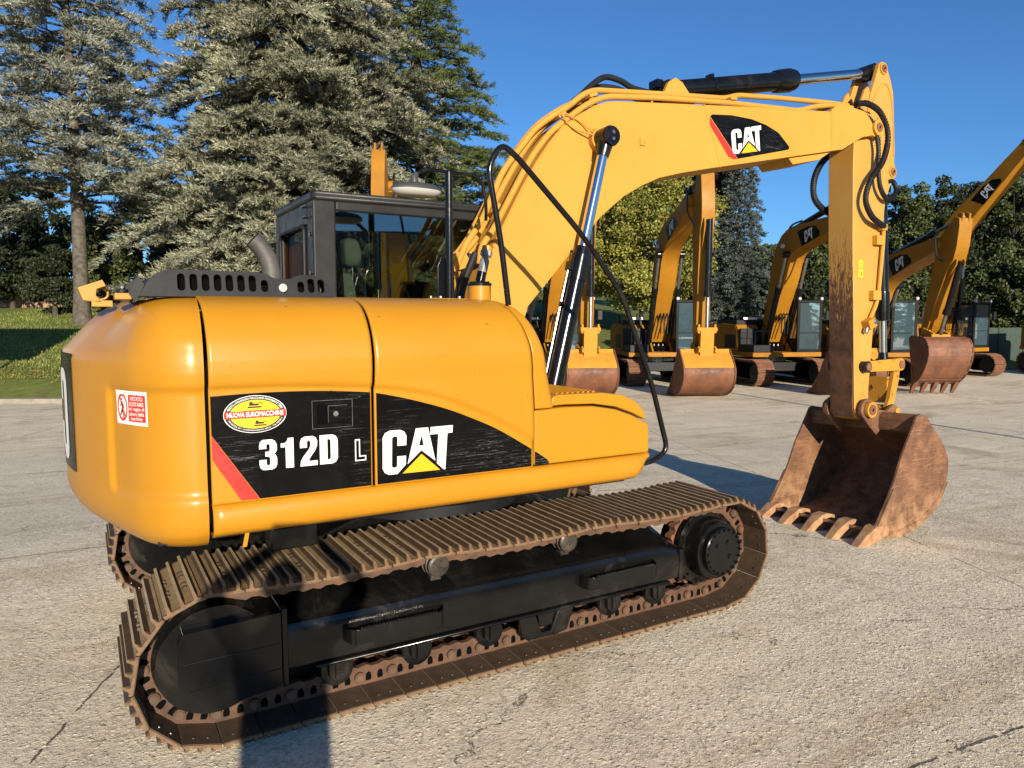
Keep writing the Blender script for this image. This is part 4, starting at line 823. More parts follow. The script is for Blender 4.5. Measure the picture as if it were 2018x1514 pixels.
# pipes along the back of the boom
back = topb[2:-2][::-1]
def along(offs, y, x0, x1, jog=None):
    pts = []
    tot = [(x, z) for x, z in back] + [(2.2, 3.548), (2.93, 3.628), (3.7, 3.71)]
    for i, (x, z) in enumerate(tot):
        a = tot[max(0, i - 1)]; b = tot[min(len(tot) - 1, i + 1)]; dx, dz = b[0] - a[0], b[1] - a[1]; l = math.hypot(dx, dz)
        o = offs(x) if callable(offs) else offs
        px, pz = x - dz / l * o, z + dx / l * o
        if x0 <= x <= x1: pts.append((px, y if not callable(y) else y(x), pz))
    return pts
mb = MB(); RP = .0215
mb.tube(fillet([(.14, -.10, 2.20), (.20, -.12, 2.36), (.345, -.12, 2.55), (.50, -.12, 2.88), (.77, -.12, 3.20), (.90, -.12, 3.295), (1.05, -.12, 3.385), (1.17, -.12, 3.485), (1.28, -.12, 3.535), (1.90, -.12, 3.60), (2.60, -.12, 3.67), (2.73, -.12, 3.715), (3.22, -.12, 3.765), (3.95, -.12, 3.825), (4.16, -.12, 3.835)], .10), RP, 10)
mb.tube(fillet([(.29, -.165, 2.25), (.30, -.17, 2.36), (.39, -.17, 2.47), (.54, -.17, 2.72), (.70, -.17, 2.985), (.86, -.17, 3.175), (1.00, -.17, 3.28), (1.17, -.17, 3.405), (1.34, -.17, 3.485), (1.85, -.17, 3.55), (2.60, -.17, 3.62), (3.44, -.17, 3.675), (3.62, -.17, 3.735), (3.95, -.17, 3.80)], .10), RP, 10)
for y, o, x0 in ((-.06, .075, .3), (.0, .05, .28), (.06, .085, .3), (.12, .05, .3)):
    p = along(o, y, x0, 1.3); mb.tube(fillet([(.16, y, 2.16), (.20, y, 2.3)] + p + [(p[-1][0] + .16, y, p[-1][2] + .03)], .08), RP * .95, 10)
for z0 in (0,): mb.tube(fillet([(.10, -.02, 1.98), (.085, -.02, 2.12), (.17, -.02, 2.27)], .04), RP, 10); mb.tube(fillet([(.13, -.05, 1.98), (.14, -.05, 2.1), (.22, -.05, 2.28)], .04), RP, 10)
obj('boom_pipe', L(mb), M_boom, boom)
CLAMPS = []
for (x, z, a) in ((.95, 3.30, .62), (1.22, 3.475, .4), (2.62, 3.655, .12), (.42, 2.62, 1.05), (3.95, 3.80, .08)): mb = MB(); CLAMPS.append(mb); mb.obox((x, -.07, z), (.035 * math.cos(a), 0, .035 * math.sin(a)), (0, .125, 0), (-.012 * math.sin(a), 0, .012 * math.cos(a)))
CLAMPS.append(MB().obox((.155, -.10, 2.265), (.085, 0, .03), (0, .008, .0), (-.03, 0, .05))); CLAMPS.append(MB().obox((4.10, -.14, 3.79), (.05, 0, .004), (0, .05, 0), (0, 0, .02)))
for mb in CLAMPS: obj('pipe_clamp', L(mb), M_boom, boom, .004)
def hose(path, r, ribs=False, parent=None, name='hydraulic_hose', lean=True, k=8):
    p = crom(path, k); mb = MB(); mb.tube(p, r, 10)
    if ribs:
        d = 0; last = p[0]
        for a, b in zip(p, p[1:]):
            l = (b - a).length; n_ = max(1, int(l / .016))
            for i in range(n_):
                q = a.lerp(b, i / n_); t = (b - a).normalized(); mb.tube([q - t * .0035, q + t * .0035], r * 1.22, 10)
    return obj(name, L(mb) if lean else mb, M_hose, parent or EX)
hose([(1.20, -.06, 3.50), (1.29, -.05, 3.58), (1.40, -.03, 3.66), (1.50, 0, 3.70), (1.62, 0, 3.69), (1.74, 0, 3.655), (1.93, 0, 3.645)], .022, parent=boom)
hose([(1.22, .06, 3.50), (1.36, .06, 3.60), (1.50, .05, 3.645), (1.66, .04, 3.64), (1.80, .05, 3.60), (1.95, .05, 3.61)], .02, parent=boom)
hose([(4.18, -.2, 3.83), (4.31, -.22, 3.845), (4.48, -.235, 3.78), (4.595, -.235, 3.60), (4.53, -.235, 3.36), (4.35, -.23, 3.16), (4.285, -.225, 2.98), (4.38, -.22, 2.84), (4.54, -.20, 2.78), (4.64, -.18, 2.76)], .023, True, boom)
hose([(4.25, -.17, 3.80), (4.42, -.19, 3.70), (4.50, -.20, 3.50), (4.50, -.205, 3.30), (4.54, -.20, 3.12), (4.66, -.19, 3.02), (4.80, -.17, 3.06), (4.87, -.15, 3.14), (4.84, -.13, 3.21), (4.77, -.12, 3.20)], .019, True, boom)
hose([(4.38, .21, 3.51), (4.25, .235, 3.38), (4.16, .235, 3.22), (4.17, .235, 3.06), (4.28, .21, 2.95), (4.40, .17, 2.90)], .026, True, boom)
for k in range(5): hose([(.16 + .01 * k, -.16 + .075 * k, 1.85), (.15 + .012 * k, -.16 + .075 * k, 2.02), (.19 + .01 * k, -.155 + .07 * k, 2.15), (.27, -.15 + .07 * k, 2.32)], .024, parent=boom)  # added hoses, placed to block the sun glint on the boom's back
# boom cylinders
for s in (-1, 1):
    y = s * .30; a = Vector((.70, y, 1.18)); b = Vector((1.245, y, 3.15)); d = (b - a).normalized()
    mb = MB(); L_ = (b - a).length; mb.tube([a, a + d * .06, a + d * .06, a + d * 1.0, a + d * 1.0, a + d * 1.06, a + d * 1.06, a + d * 1.18, a + d * 1.18, a + d * 1.24], [.05, .05, .066, .066, .075, .075, .070, .070, .062, .058], 28)
    mb.obox(a + d * 1.1 + Vector((-.055, 0, 0)), (.035, 0, -.01), (0, .03, 0), (.008, 0, .03)); mb.cyl(a + Vector((0, -.07, 0)), a + Vector((0, .07, 0)), .075, n=24)
    mb.tube([a + d * .83, a + d * .86], .0685, 28); mb.tube([a + d * 1.12 + Vector((-.085, 0, 0)), a + d * .75 + Vector((-.085, 0, 0)), a + d * .3 + Vector((-.080, 0, 0))], .010, 8)
    bc = obj('boom_cylinder', L(mb), M_black, EX)
    mb = MB(); mb.tube([a + d * 1.2, b - d * .04], .039, 24); obj('piston_rod', L(mb), M_chrome, bc)
    mb = MB(); mb.tube([b + Vector((0, -.055, 0)), b + Vector((0, .055, 0))], .072, 28); mb.tube([b - d * .14, b - d * .05], [.045, .058], 20); yo = -s * .055; mb.tube([b + Vector((0, s * .055, 0)), b + Vector((0, s * .072, 0))], .066, 28)
    for dz in (-.022, .022): mb.cyl(b + Vector((.006, s * .07, dz)), b + Vector((.006, s * .079, dz)), .0135, n=6, mi=1)
    mb.tube([b + Vector((0, -s * .05, 0)), b + Vector((0, -s * .12, 0))], .085, 28, mi=2); obj('rod_eye', L(mb), [M_black, M_steel, M_boom], bc)
mb = MB(); mb.tube(crom([(1.16, -.26, 3.17), (1.02, -.215, 3.21), (.94, -.21, 3.285), (.97, -.2, 3.29)], 5), .006, 6); mb.tube(crom([(1.17, -.25, 3.19), (1.10, -.22, 3.25), (.98, -.21, 3.30), (.93, -.2, 3.29)], 5), .005, 6); obj('grease_line', L(mb), M_boom, boom)
# stick cylinder
a = Vector((2.05, 0, 3.675)); b = Vector((4.655, 0, 4.245)); d = (b - a).normalized(); mb = MB()
mb.tube([a, a + d * .09, a + d * .10, a + d * 1.30, a + d * 1.31, a + d * 1.36, a + d * 1.48, a + d * 1.54, a + d * 1.56], [.06, .072, .078, .078, .092, .098, .102, .09, .06], 32); mb.cyl(a + Vector((0, -.07, 0)), a + Vector((0, .07, 0)), .075, n=24)
mb.tube([a + d * .5, a + d * .53], .083, 28); mb.obox(a + d * .51 + Vector((0, 0, .09)), d * .02, (0, .03, 0), (0, 0, .015)); mb.obox(a + Vector((-.08, 0, .04)), (.03, 0, 0), (0, .05, 0), (0, 0, .03))
sc_ = obj('stick_cylinder', L(mb), M_black, EX)
mb = MB(); mb.tube([a + d * 1.5, b - d * .12], .046, 28); obj('piston_rod', L(mb), M_chrome, sc_)
mb = MB(); mb.tube([b - d * .16, b - d * .07], [.052, .066], 24); mb.cyl(b + Vector((0, -.06, 0)), b + Vector((0, .06, 0)), .075, n=26); obj('rod_eye', L(mb), M_black, sc_)
# stick
stk = [(4.31, 3.78), (4.245, 3.52), (4.235, 3.30), (4.24, 2.59), (4.26, 1.84), (4.275, 1.2), (4.285, 1.03), (4.32, .955), (4.39, .925), (4.47, .95), (4.505, 1.04), (4.495, 1.2), (4.535, 1.55), (4.575, 1.98), (4.625, 2.42), (4.70, 2.84), (4.73, 3.02), (4.80, 3.16), (4.84, 3.21), (4.883, 3.26), (4.885, 3.34), (4.86, 3.39), (4.868, 3.50), (4.855, 3.72), (4.82, 3.95)]
mb = MB(); mb.prism(stk, -.118, .118)
for s in (-1, 1):
    y0, y1 = sorted((s * .112, s * .132)); mb.prism(stk[:5] + [(x + .002, z) for x, z in stk[5:]], y0, y1)
    y0, y1 = sorted((s * .088, s * .134)); mb.prism([(4.42, 3.70), (4.48, 3.98), (4.545, 4.12), (4.585, 4.22), (4.61, 4.285), (4.655, 4.312), (4.705, 4.292), (4.745, 4.235), (4.785, 4.165), (4.83, 4.05), (4.845, 3.86), (4.85, 3.70)], y0, y1)
    mb.prism([(4.31, 3.76), (4.36, 3.90), (4.42, 4.02), (4.47, 4.06), (4.50, 4.0), (4.50, 3.76)], *sorted((s * .088, s * .118)))
stick = obj('stick', L(mb), M_stick, EX, .007)
mb = MB(); cpts = crom([(4.42, -.137, 3.72), (4.52, -.137, 3.93), (4.62, -.137, 4.075), (4.72, -.137, 4.10), (4.795, -.137, 3.98), (4.835, -.137, 3.7), (4.84, -.137, 3.45)], 6); mb.tube(cpts, .005, 6); obj('weld_seam', L(mb), M_boom, stick)
for (x, z, r, w_) in ((4.665, 4.245, .036, .145), (4.835, 3.30, .036, .14), (4.395, 1.03, .05, .245)):
    mb = MB(); mb.cyl((x, -w_, z), (x, w_, z), r * 1.5, n=24, mi=0); mb.cyl((x, -w_ - .007, z), (x, w_ + .007, z), r, n=20, mi=1)
    mb.obox((x, -w_ - .009, z), (.009, 0, .011), (0, .003, 0), (-.004, 0, .004), 2)
    obj('pivot_pin', L(mb), [M_boomw, M_rust, M_dark], stick)
mb = MB(); mb.tube(fillet([(4.66, -.16, 2.77), (4.655, -.16, 2.62), (4.60, -.155, 2.13), (4.565, -.155, 2.02), (4.46, -.155, 1.87)], .06), .02, 10)
for x, z in ((4.60, 2.63), (4.555, 2.11)): mb.obox((x - .01, -.15, z), (.06, 0, 0), (0, .035, 0), (0, 0, .045))
mb.obox((4.64, -.16, 2.755), (.04, 0, 0), (0, .03, 0), (0, 0, .03)); obj('stick_pipe', L(mb), M_boom, stick, .004)
mb = MB(); mb.obox((4.435, -.17, 1.84), (.05, 0, .02), (0, .045, 0), (-.02, 0, .04), 0); mb.cyl((4.47, -.215, 1.86), (4.47, -.225, 1.86), .025, n=14, mi=1); mb.cyl((4.405, -.17, 1.80), (4.385, -.17, 1.755), .024, n=12, mi=1); obj('pipe_coupling', L(mb), [M_boomw, M_steel], stick, .004)
mb = MB()
for z0, kind in ((2.365, 0), (2.275, 1)):
    decal(mb, flat_mesh([rect(4.318, 4.388, z0, z0 + .075)]), lambda u, v: (u, -.1365, v), 0)
    if kind == 0: decal(mb, flat_mesh([[(4.33, z0 + .012), (4.376, z0 + .012), (4.353, z0 + .062)], [(4.337, z0 + .016), (4.369, z0 + .016), (4.353, z0 + .052)]]), lambda u, v: (u, -.1375, v), 1)
    else: decal(mb, flat_mesh([[(4.338, z0 + .035), (4.356, z0 + .035), (4.356, z0 + .028), (4.338, z0 + .028)]]), lambda u, v: (u, -.1375, v), 1); decal(mb, flat_mesh([rect(4.362, 4.372, z0 + .016, z0 + .055)]), lambda u, v: (u, -.1375, v), 1)
obj('warning_sticker', L(mb), [M_signy, M_ink], stick, smooth=False)
# bucket cylinder and linkage
a = Vector((4.845, 0, 3.30)); b = Vector((4.93, 0, 1.44)); d = (b - a).normalized(); mb = MB()
mb.tube([a, a + d * .1, a + d * .1, a + d * 1.14, a + d * 1.14, a + d * 1.16, a + d * 1.34, a + d * 1.34, a + d * 1.42, a + d * 1.43], [.05, .05, .06, .06, .066, .068, .068, .066, .064, .05], 26); mb.cyl(a + Vector((0, -.075, 0)), a + Vector((0, .075, 0)), .065, n=22); mb.tube([a + d * .52, a + d * .55], .064, 24)
mb.obox(a + d * .15 + Vector((0, -.06, 0)), (.03, 0, 0), (0, .03, 0), (0, 0, .03))
bcy = obj('bucket_cylinder', L(mb), M_black, EX)
mb = MB(); mb.tube([a + d * 1.4, b - d * .07], .036, 24); obj('piston_rod', L(mb), M_chrome, bcy)
mb = MB(); mb.tube([b - d * .12, b], [.042, .055], 18); mb.cyl(b + Vector((0, -.06, 0)), b + Vector((0, .06, 0)), .06, n=20); obj('rod_eye', L(mb), M_black, bcy)
for s in (-1, 1):
    mb = MB(); y0, y1 = sorted((s * .150, s * .185)); e1 = [(4.94 + .062 * math.cos(R(t)), 1.44 + .062 * math.sin(R(t))) for t in range(-90, 91, 20)]; e2 = [(4.395 + .05 * math.cos(R(t)), 1.435 + .05 * math.sin(R(t))) for t in range(90, 271, 20)]
    mb.prism(e1 + e2, y0, y1); obj('guide_link', L(mb), M_boomw, EX, .006)
mb = MB(); mb.cyl((4.395, -.20, 1.435), (4.395, .20, 1.435), .052, n=22, mi=0); mb.cyl((4.395, -.207, 1.435), (4.395, .207, 1.435), .036, n=18, mi=1); obj('link_pin', L(MB().cyl((4.94, -.195, 1.44), (4.94, .195, 1.44), .04, n=20)), M_rust, EX); obj('link_pin', L(mb), [M_blackm, M_rust], EX)
mb = MB()
for s in (-1, 1): mb.prism([(4.89, 1.46), (4.985, 1.45), (4.97, 1.30), (4.90, 1.08), (4.87, .97), (4.82, .94), (4.775, .97), (4.775, 1.03), (4.82, 1.12), (4.875, 1.32)], *sorted((s * .10, s * .145)))
mb.box(4.84, 4.87, -.10, .10, 1.06, 1.32); mb.cyl((4.825, -.15, .99), (4.825, .15, .99), .055, n=20); mb.cyl((4.825, -.23, .99), (4.825, .23, .99), .035, n=16)
obj('bucket_link', L(mb), M_boomw, EX, .006)
# bucket
def bucket_parts(parent, mats, LL, hw=.57, top_yel=False, ribs=False):
    m_shell, m_tooth, m_lug = mats; th = .028
    prof = [(3.93, .0), (4.08, -.045), (4.30, -.072), (4.54, -.03), (4.74, .05), (4.90, .165), (5.01, .32), (5.055, .48), (5.02, .60), (4.93, .72), (4.80, .84), (4.70, .915)]
    pr = [(p.x, p.z) for p in crom([(x, 0, z) for x, z in prof], 5)]
    inn = []
    for i, (x, z) in enumerate(pr):
        a_ = pr[max(0, i - 1)]; b_ = pr[min(len(pr) - 1, i + 1)]; dx, dz = b_[0] - a_[0], b_[1] - a_[1]; l = math.hypot(dx, dz); inn.append((x - dz / l * th, z + dx / l * th))
    mb = MB(); n = len(pr)
    for i in range(n - 1): mb.prism([pr[i], pr[i + 1], inn[i + 1], inn[i]], -hw + .02, hw - .02, 1 if top_yel and i > n * .70 else 0)
    if ribs:
        for i in range(6, n - 8, 6): a_, b_ = Vector((pr[i][0], 0, pr[i][1])), Vector((pr[i + 2][0], 0, pr[i + 2][1])); q_ = (b_ - a_).cross(Vector((0, 1, 0))).normalized() * .012; mb.prism([(v_.x, v_.z) for v_ in (a_ + q_, b_ + q_, b_ - q_, a_ - q_)], -hw, hw)
    mb.tube([(4.615, -hw + .01, .935), (4.615, hw - .01, .935)], .062, 20); mb.prism([(4.56, .955), (4.545, .86), (4.56, .83), (4.585, .86), (4.60, .95)], -hw + .02, hw - .02, 1 if top_yel else 0)
    mb.prism([(4.70, .915), (4.66, .99), (4.615, .995), (4.60, .93)], -hw + .02, hw - .02, 1 if top_yel else 0)
    bk = obj('bucket', LL(mb), [m_shell, m_lug], parent, 0, True, 40)
    for s in (-1, 1):
        y0, y1 = sorted((s * (hw - .012), s * (hw + .014))); mb = MB()
        sidep = [(3.915, .02), (4.08, -.055), (4.30, -.085), (4.55, -.04), (4.75, .04), (4.91, .155), (5.025, .315), (5.07, .48), (5.035, .605), (4.945, .73), (4.82, .85)]
        sp_s = [(p.x, p.z) for p in crom([(x, 0, z) for x, z in sidep], 4)]
        fr = [(4.72, .955), (4.69, .985), (4.60, 1.005), (4.545, .985), (4.515, .93), (4.33, .65), (4.205, .40), (4.10, .24), (3.985, .09)]
        mb.prism(sp_s + fr, y0, y1)
        obj('side_plate', LL(mb), m_shell, bk, .005)
        mb = MB(); y0, y1 = sorted((s * (hw + .012), s * (hw + .03))); mb.prism([(3.93, .02), (4.03, -.015), (4.12, .13), (4.21, .33), (4.19, .37), (4.105, .25), (3.985, .09)], y0, y1); mb.prism([(4.55, -.05), (4.30, -.095), (4.06, -.065), (4.05, -.02), (4.3, -.03), (4.62, .03), (4.9, .19), (5.0, .34), (5.06, .33), (4.93, .14), (4.76, .03)], *sorted((s * (hw + .012), s * (hw + .02))))
        obj('side_cutter', LL(mb), m_shell, bk, .004)
        mb = MB(); y0, y1 = sorted((s * .165, s * .205)) ; rr = [(4.395 + .105 * math.cos(R(t)), 1.03 + .105 * math.sin(R(t))) for t in range(60, 241, 20)]
        mb.prism(rr + [(4.40, .88), (4.52, .78), (4.62, .85), (4.74, .90), (4.87, .93), (4.885, 1.01), (4.80, 1.06), (4.68, 1.0), (4.57, 1.02)], y0, y1); mb.cyl((4.395, s * .15, 1.03), (4.395, s * .222, 1.03), .075, n=24); obj('bucket_lug', LL(mb), m_lug, bk, .008)
    for k in range(5):
        y = -hw + .025 + (2 * hw - .05) * k / 4; mb = MB(); w0, w1 = .056, .040
        mb.loft([[(4.13, y - w0 * .9, -.04), (4.13, y + w0 * .9, -.04), (4.13, y + w0 * .9, .032), (4.13, y - w0 * .9, .032)], [(4.02, y - w0, -.062), (4.02, y + w0, -.062), (4.02, y + w0, .062), (4.02, y - w0, .062)], [(3.94, y - w0 - .008, -.082), (3.94, y + w0 + .008, -.082), (3.94, y + w0 + .004, .055), (3.94, y - w0 - .004, .055)], [(3.82, y - w1 - .010, -.108), (3.82, y + w1 + .010, -.108), (3.82, y + w1 + .004, -.01), (3.82, y - w1 - .004, -.01)], [(3.70, y - w1, -.128), (3.70, y + w1, -.128), (3.70, y + w1, -.095), (3.70, y - w1, -.095)]])
        obj('tooth', LL(mb), m_tooth, bk, .01)
    return bk
BK = bucket_parts(EX, (M_bucket, M_tooth, M_bucket), L)
# ================================================================ BACKGROUND EXCAVATORS
M_bgbucket = varied('parked_bucket_rust', (.085, .034, .018), (.21, .082, .035), 2.2, (.5, .85), 0, 0, 20, .25, .01, .32, .68)
def ribbon(pts, wid):                                          # outline of a limb from a centre line and widths
    c = crom([(x, 0, z) for x, z in pts], 6); n = len(c); up_, lo_ = [], []
    ws = [lerp1([(i / (len(wid) - 1), w) for i, w in enumerate(wid)], i / (n - 1)) for i in range(n)]
    for i, p in enumerate(c):
        t = (c[min(n - 1, i + 1)] - c[max(0, i - 1)]).normalized(); q = Vector((-t.z, 0, t.x)); up_.append((p + q * ws[i] / 2)); lo_.append((p - q * ws[i] / 2))
    return [(p.x, p.z) for p in up_] + [(p.x, p.z) for p in lo_[::-1]]
BGTP, BGPER = track_path(-1.75, 1.75, .47, .42, 46, .02)
def bg_track():
    mb = MB(); p = BGPER / 46
    for x, z, a in shoe_frames(BGTP):
        c, s = math.cos(a), math.sin(a); sh = MB(); h = p / 2
        sh.prism([(-h, .02), (h, .02), (h, -.014), (h - .02, -.045), (h - .04, -.045), (h - .05, -.010), (.02, -.010), (.01, -.042), (-.012, -.042), (-.022, -.010), (-h + .05, -.010), (-h + .04, -.042), (-h + .02, -.042), (-h + .006, -.014)], -.31, .31, 0)
        sh.prism([(-h, .02), (h, .02), (h, .10), (-h, .10)], -.10, .10, 1)
        mb.merge(sh, lambda px, py, pz: (x + c * px - s * pz, py, z + s * px + c * pz))
    return mb.mesh('track', [M_rust, M_shoein])
BGT = bg_track()
DEF = dict(foot=(.35, 1.55), bend=(1.75, 4.75), pin=(4.75, 5.85), top=(5.38, 6.75), bot=(5.30, 1.50), rot=0)
M_bgyel = varied('weathered_yellow_paint', (.34, .150, .010), (.26, .110, .008), 1.1, (.42, .6), 0, 0, 6, .04, .01, spec=.2)
M_bgcab = varied('dark_parked_cab_paint', (.010, .010, .010), (.016, .016, .016), 3, (.5, .7), 0, 0, 10, .03, .004, spec=.12)
def bg_excavator(xc, d, yaw, label, lk=None, teeth_front=False, name='crawler_excavator', scale=1.0):
    K = dict(DEF); K.update(lk or {})
    p = W(xc, d); h = RT * math.sin(R(yaw)) - FW * math.cos(R(yaw))
    root = empty(name, (p.x, p.y, gz(p.x, p.y)), math.atan2(h.y, h.x), label, 'excavator', 'parked excavators in the row behind')
    root.scale = (scale,) * 3
    for y in (-1.12, 1.12):
        t = obj('track', BGT, None, root); t.location = (0, y, 0)
        f = MB(); f.prism([(-1.9, .25), (1.9, .25), (1.95, .55), (1.7, .70), (-1.7, .70), (-1.95, .55)], y - .2, y + .2); obj('track_frame', f, M_dark, root, .02)
        
        for x_ in (1.75, -1.75): f = MB(); f.cyl((x_, y - .24, .47), (x_, y + .24, .47), .30, n=24); obj('idler', f, M_blackm, root)
    f = MB(); f.box(-.9, .9, -.85, .85, .45, .78); obj('car_body', f, M_blackm, root, .03)
    f = MB(); f.cyl((0, 0, .75), (0, 0, 1.0), .68, n=40)
    for k in range(40): a = 2 * math.pi * k / 40; f.obox((.70 * math.cos(a), .70 * math.sin(a), .86), (.025, 0, 0), (0, .025, 0), (0, 0, .05))
    obj('slew_ring', f, M_steel, root)
    f = MB(); f.box(-2.2, 1.55, -1.30, 1.30, 1.0, 1.16); obj('platform', f, M_bgyel, root, .02)
    f = MB(); f.zprism([(-1.7, -1.28), (-2.3, -1.15), (-2.75, -.7), (-2.85, 0), (-2.75, .7), (-2.3, 1.15), (-1.7, 1.28)], 1.0, 2.05); obj('counterweight', f, M_bgyel, root, .09, seg=4)
    f = MB(); f.prism([(-1.72, 1.16), (-1.72, 2.08), (-.9, 2.16), (.15, 2.12), (.32, 1.95), (.42, 1.16)], -1.30, -.42); f.box(-1.7, -.45, -.42, 1.28, 1.16, 2.12); obj('engine_housing', f, M_bgyel, root, .06, seg=3)
    f = MB(); f.box(.43, .50, -1.27, -.44, 1.17, 1.98, 0)
    for k in range(8): f.box(.50, .515, -1.20, -.52, 1.26 + .08 * k, 1.30 + .08 * k, 0)
    f.box(-.6, .25, -1.312, -1.30, 1.25, 1.75, 0); f.box(-1.5, .1, -1.2, .9, 2.12, 2.28, 0); obj('vent_grille', f, M_blackm, root, .01)
    f = MB(); f.box(.50, 1.52, -1.26, -.58, 1.16, 1.42); obj('tool_box', f, M_blackm, root, .03)
    for y in (-.36, .36): f = MB(); f.prism([(-.2, 1.16), (-.1, 1.75), (.2, 1.95), (.55, 1.85), (.95, 1.42), (1.25, 1.16)], y - .03, y + .03); obj('boom_bracket', f, M_bgyel, root, .01)
    f = MB(); f.box(.0, .30, -.33, .33, 1.16, 1.6, 0); f.cyl((.75, -.45, 1.27), (.75, .45, 1.27), .09, n=16, mi=0)
    for y in (-.16, .0, .16): f.cyl((.6, y, 1.16), (.6, y, 1.42), .04, n=10, mi=1)
    obj('swing_motor', f, [M_dark, M_steel], root)
    f = MB(); f.prism([(.20, 2.30), (.20, 2.38), (.21, 2.38), (.21, 2.30)], -1.0, -.45); obj('name_strip', f, M_white, root)
    f = MB()
    for y in (-1.2, -.55): f.tube(fillet([(.9, y, 1.42), (.9, y, 2.1), (.3, y, 2.5), (-.5, y, 2.5), (-.5, y, 2.15)], .08), .018, 6)
    f.tube([(1.5, -1.2, 1.42), (1.5, -1.2, 1.9), (1.5, -.7, 1.9), (1.5, -.7, 1.42)], .016, 6); obj('handrail', f, M_black, root)
    # cab
    f = MB(); x0, x1, y0, y1, z0, z1 = -.30, 1.52, .36, 1.30, 1.14, 2.98
    for a, b in ((x0, x0 + .12), (x1 - .09, x1)):
        for c, e in ((y0, y0 + .10), (y1 - .10, y1)): f.box(a, b, c, e, z0, z1 - .07)
    f.box(x0, x1 + .02, y0 - .01, y1 + .01, z1 - .09, z1); f.box(x1 - .06, x1, y0 + .07, y1 - .07, z0, z0 + .13); f.box(x1 - .05, x1 - .01, y0 + .07, y1 - .07, z0 + .68, z0 + .71); f.box(x0, x1, y0, y0 + .05, z0, z0 + .5); f.box(x0, x1, y1 - .05, y1, z0, z0 + .4); f.box(x0, x0 + .05, y0, y1, z0, z1 - .1)
    cabb = obj('cab', f, M_bgcab, root, .03, seg=3)
    f = MB(); f.box(x1 - .03, x1 - .02, y0 + .06, y1 - .06, z0 + .12, z1 - .10); obj('windscreen', f, M_bgglass, cabb)
    f = MB(); f.box(x0 + .1, x1 - .07, y0 + .02, y0 + .03, z0 + .5, z1 - .1); f.box(x0 + .1, x1 - .07, y1 - .03, y1 - .02, z0 + .4, z1 - .1); obj('side_window', f, M_bgglass, cabb)
    f = MB(); f.box(.1, .35, .6, 1.1, z0 + .5, z0 + 1.25); f.box(.1, .6, .6, 1.1, z0 + .4, z0 + .55); f.tube([(1.1, .8, z0 + .1), (1.0, .8, z0 + .8)], .03, 6); obj('seat', f, M_seat, cabb, .05)
    f = MB()
    for y in (y0 + .05, y1 - .05): f.cyl((x1 - .05, y, z1 + .05), (x1 + .03, y, z1 + .05), .055, n=12)
    obj('work_lamp', f, M_lens, cabb)
    f = MB(); f.obox((x1 + .05, y1 + .18, 2.45), (.03, 0, 0), (0, .08, 0), (0, 0, .16)); f.tube([(x1, y1, 2.3), (x1 + .05, y1 + .18, 2.35)], .014, 6); obj('mirror', f, M_blackm, cabb, .01)
    # boom
    ft, bd, pn, tpx, bt = (Vector((K[k][0], 0, K[k][1])) for k in ('foot', 'bend', 'pin', 'top', 'bot'))
    m1 = ft.lerp(bd, .55) + (bd - ft).normalized().cross(Vector((0, 1, 0))) * .10; m2 = bd.lerp(pn, .5) + Vector((0, 0, .12))
    nrm = lambda a, b: (lambda t: Vector((-t.z, 0, t.x)))((b - a).normalized())
    o = ribbon([(v.x, v.z) for v in (ft, m1, bd + nrm(ft, pn) * .08, m2, pn)], [.40, .62, .95, .95, .72, .55, .40])
    f = MB(); f.prism(o, -.30, .30); f.cyl(pn + Vector((0, -.33, 0)), pn + Vector((0, .33, 0)), .16, n=20); bm_ = obj('boom', f, M_bgyel, root, .02)
    t = (pn - bd).normalized(); q = Vector((-t.z, 0, t.x)); c0 = bd.lerp(pn, .42) + Vector((0, 0, .04))
    for s in (-1, 1):
        f = MB(); F2 = lambda u, v, y: tuple(c0 + t * u + q * v + Vector((0, y, 0)))
        yy = s * .304; y2 = s * .308
        decal(f, flat_mesh([[(-.62, .30), (.0, .30), (.42, .18), (.62, -.05), (.60, -.18), (-.42, -.26)]]), lambda u, v: F2(u * s * -1 if s > 0 else u, v, yy), 0)
        decal(f, CAT_W, lambda u, v: F2((-.22 + .46 * u) * (1 if s < 0 else -1), -.18 + .38 * v, y2), 1)
        obj('logo_decal', f, [M_decal, M_white], bm_, smooth=False)
    # cylinders
    for s in (-1, 1):
        a = Vector((.75, s * .42, 1.25)); b = bd + Vector((.18, s * .40, -.25)); dd = (b - a)
        f = MB(); f.tube([a, a + dd * .60, a + dd * .60, a + dd * .66], [.10, .10, .115, .115], 16); cy = obj('boom_cylinder', f, M_black, root)
        f = MB(); f.tube([a + dd * .65, b], .06, 14); f.cyl(b + Vector((0, -.09 * s, 0)), b + Vector((0, .07 * s, 0)), .12, n=18, mi=1); obj('piston_rod', f, [M_steel, M_black], cy)
    a = bd + nrm(bd, pn) * .62 + (pn - bd) * .05; b = tpx.copy(); dd = b - a; f = MB(); f.tube([a, a + dd * .62, a + dd * .62, a + dd * .68], [.10, .10, .12, .12], 16); cy = obj('stick_cylinder', f, M_black, root); f = MB(); f.tube([a + dd * .66, b], .06, 14); obj('piston_rod', f, M_steel, cy)
    # stick
    dn = (bt - tpx).normalized(); fr = Vector((-dn.z, 0, dn.x))                 # toward the front of the stick
    if fr.x < 0: fr = -fr
    Lk = (bt - tpx).length
    def SP(u, v): p_ = tpx + dn * (u * Lk) + fr * v; return (p_.x, p_.z)
    o = [SP(0, -.12), SP(.0, .10), SP(.05, .20), SP(.20, .34), SP(.30, .36), SP(.36, .24), SP(.60, .16), SP(.98, .10), SP(1.02, .0), SP(.98, -.14), SP(.62, -.34), SP(.28, -.50), SP(.20, -.52), SP(.14, -.42), SP(.04, -.18)]
    f = MB(); f.prism(o, -.20, .20)
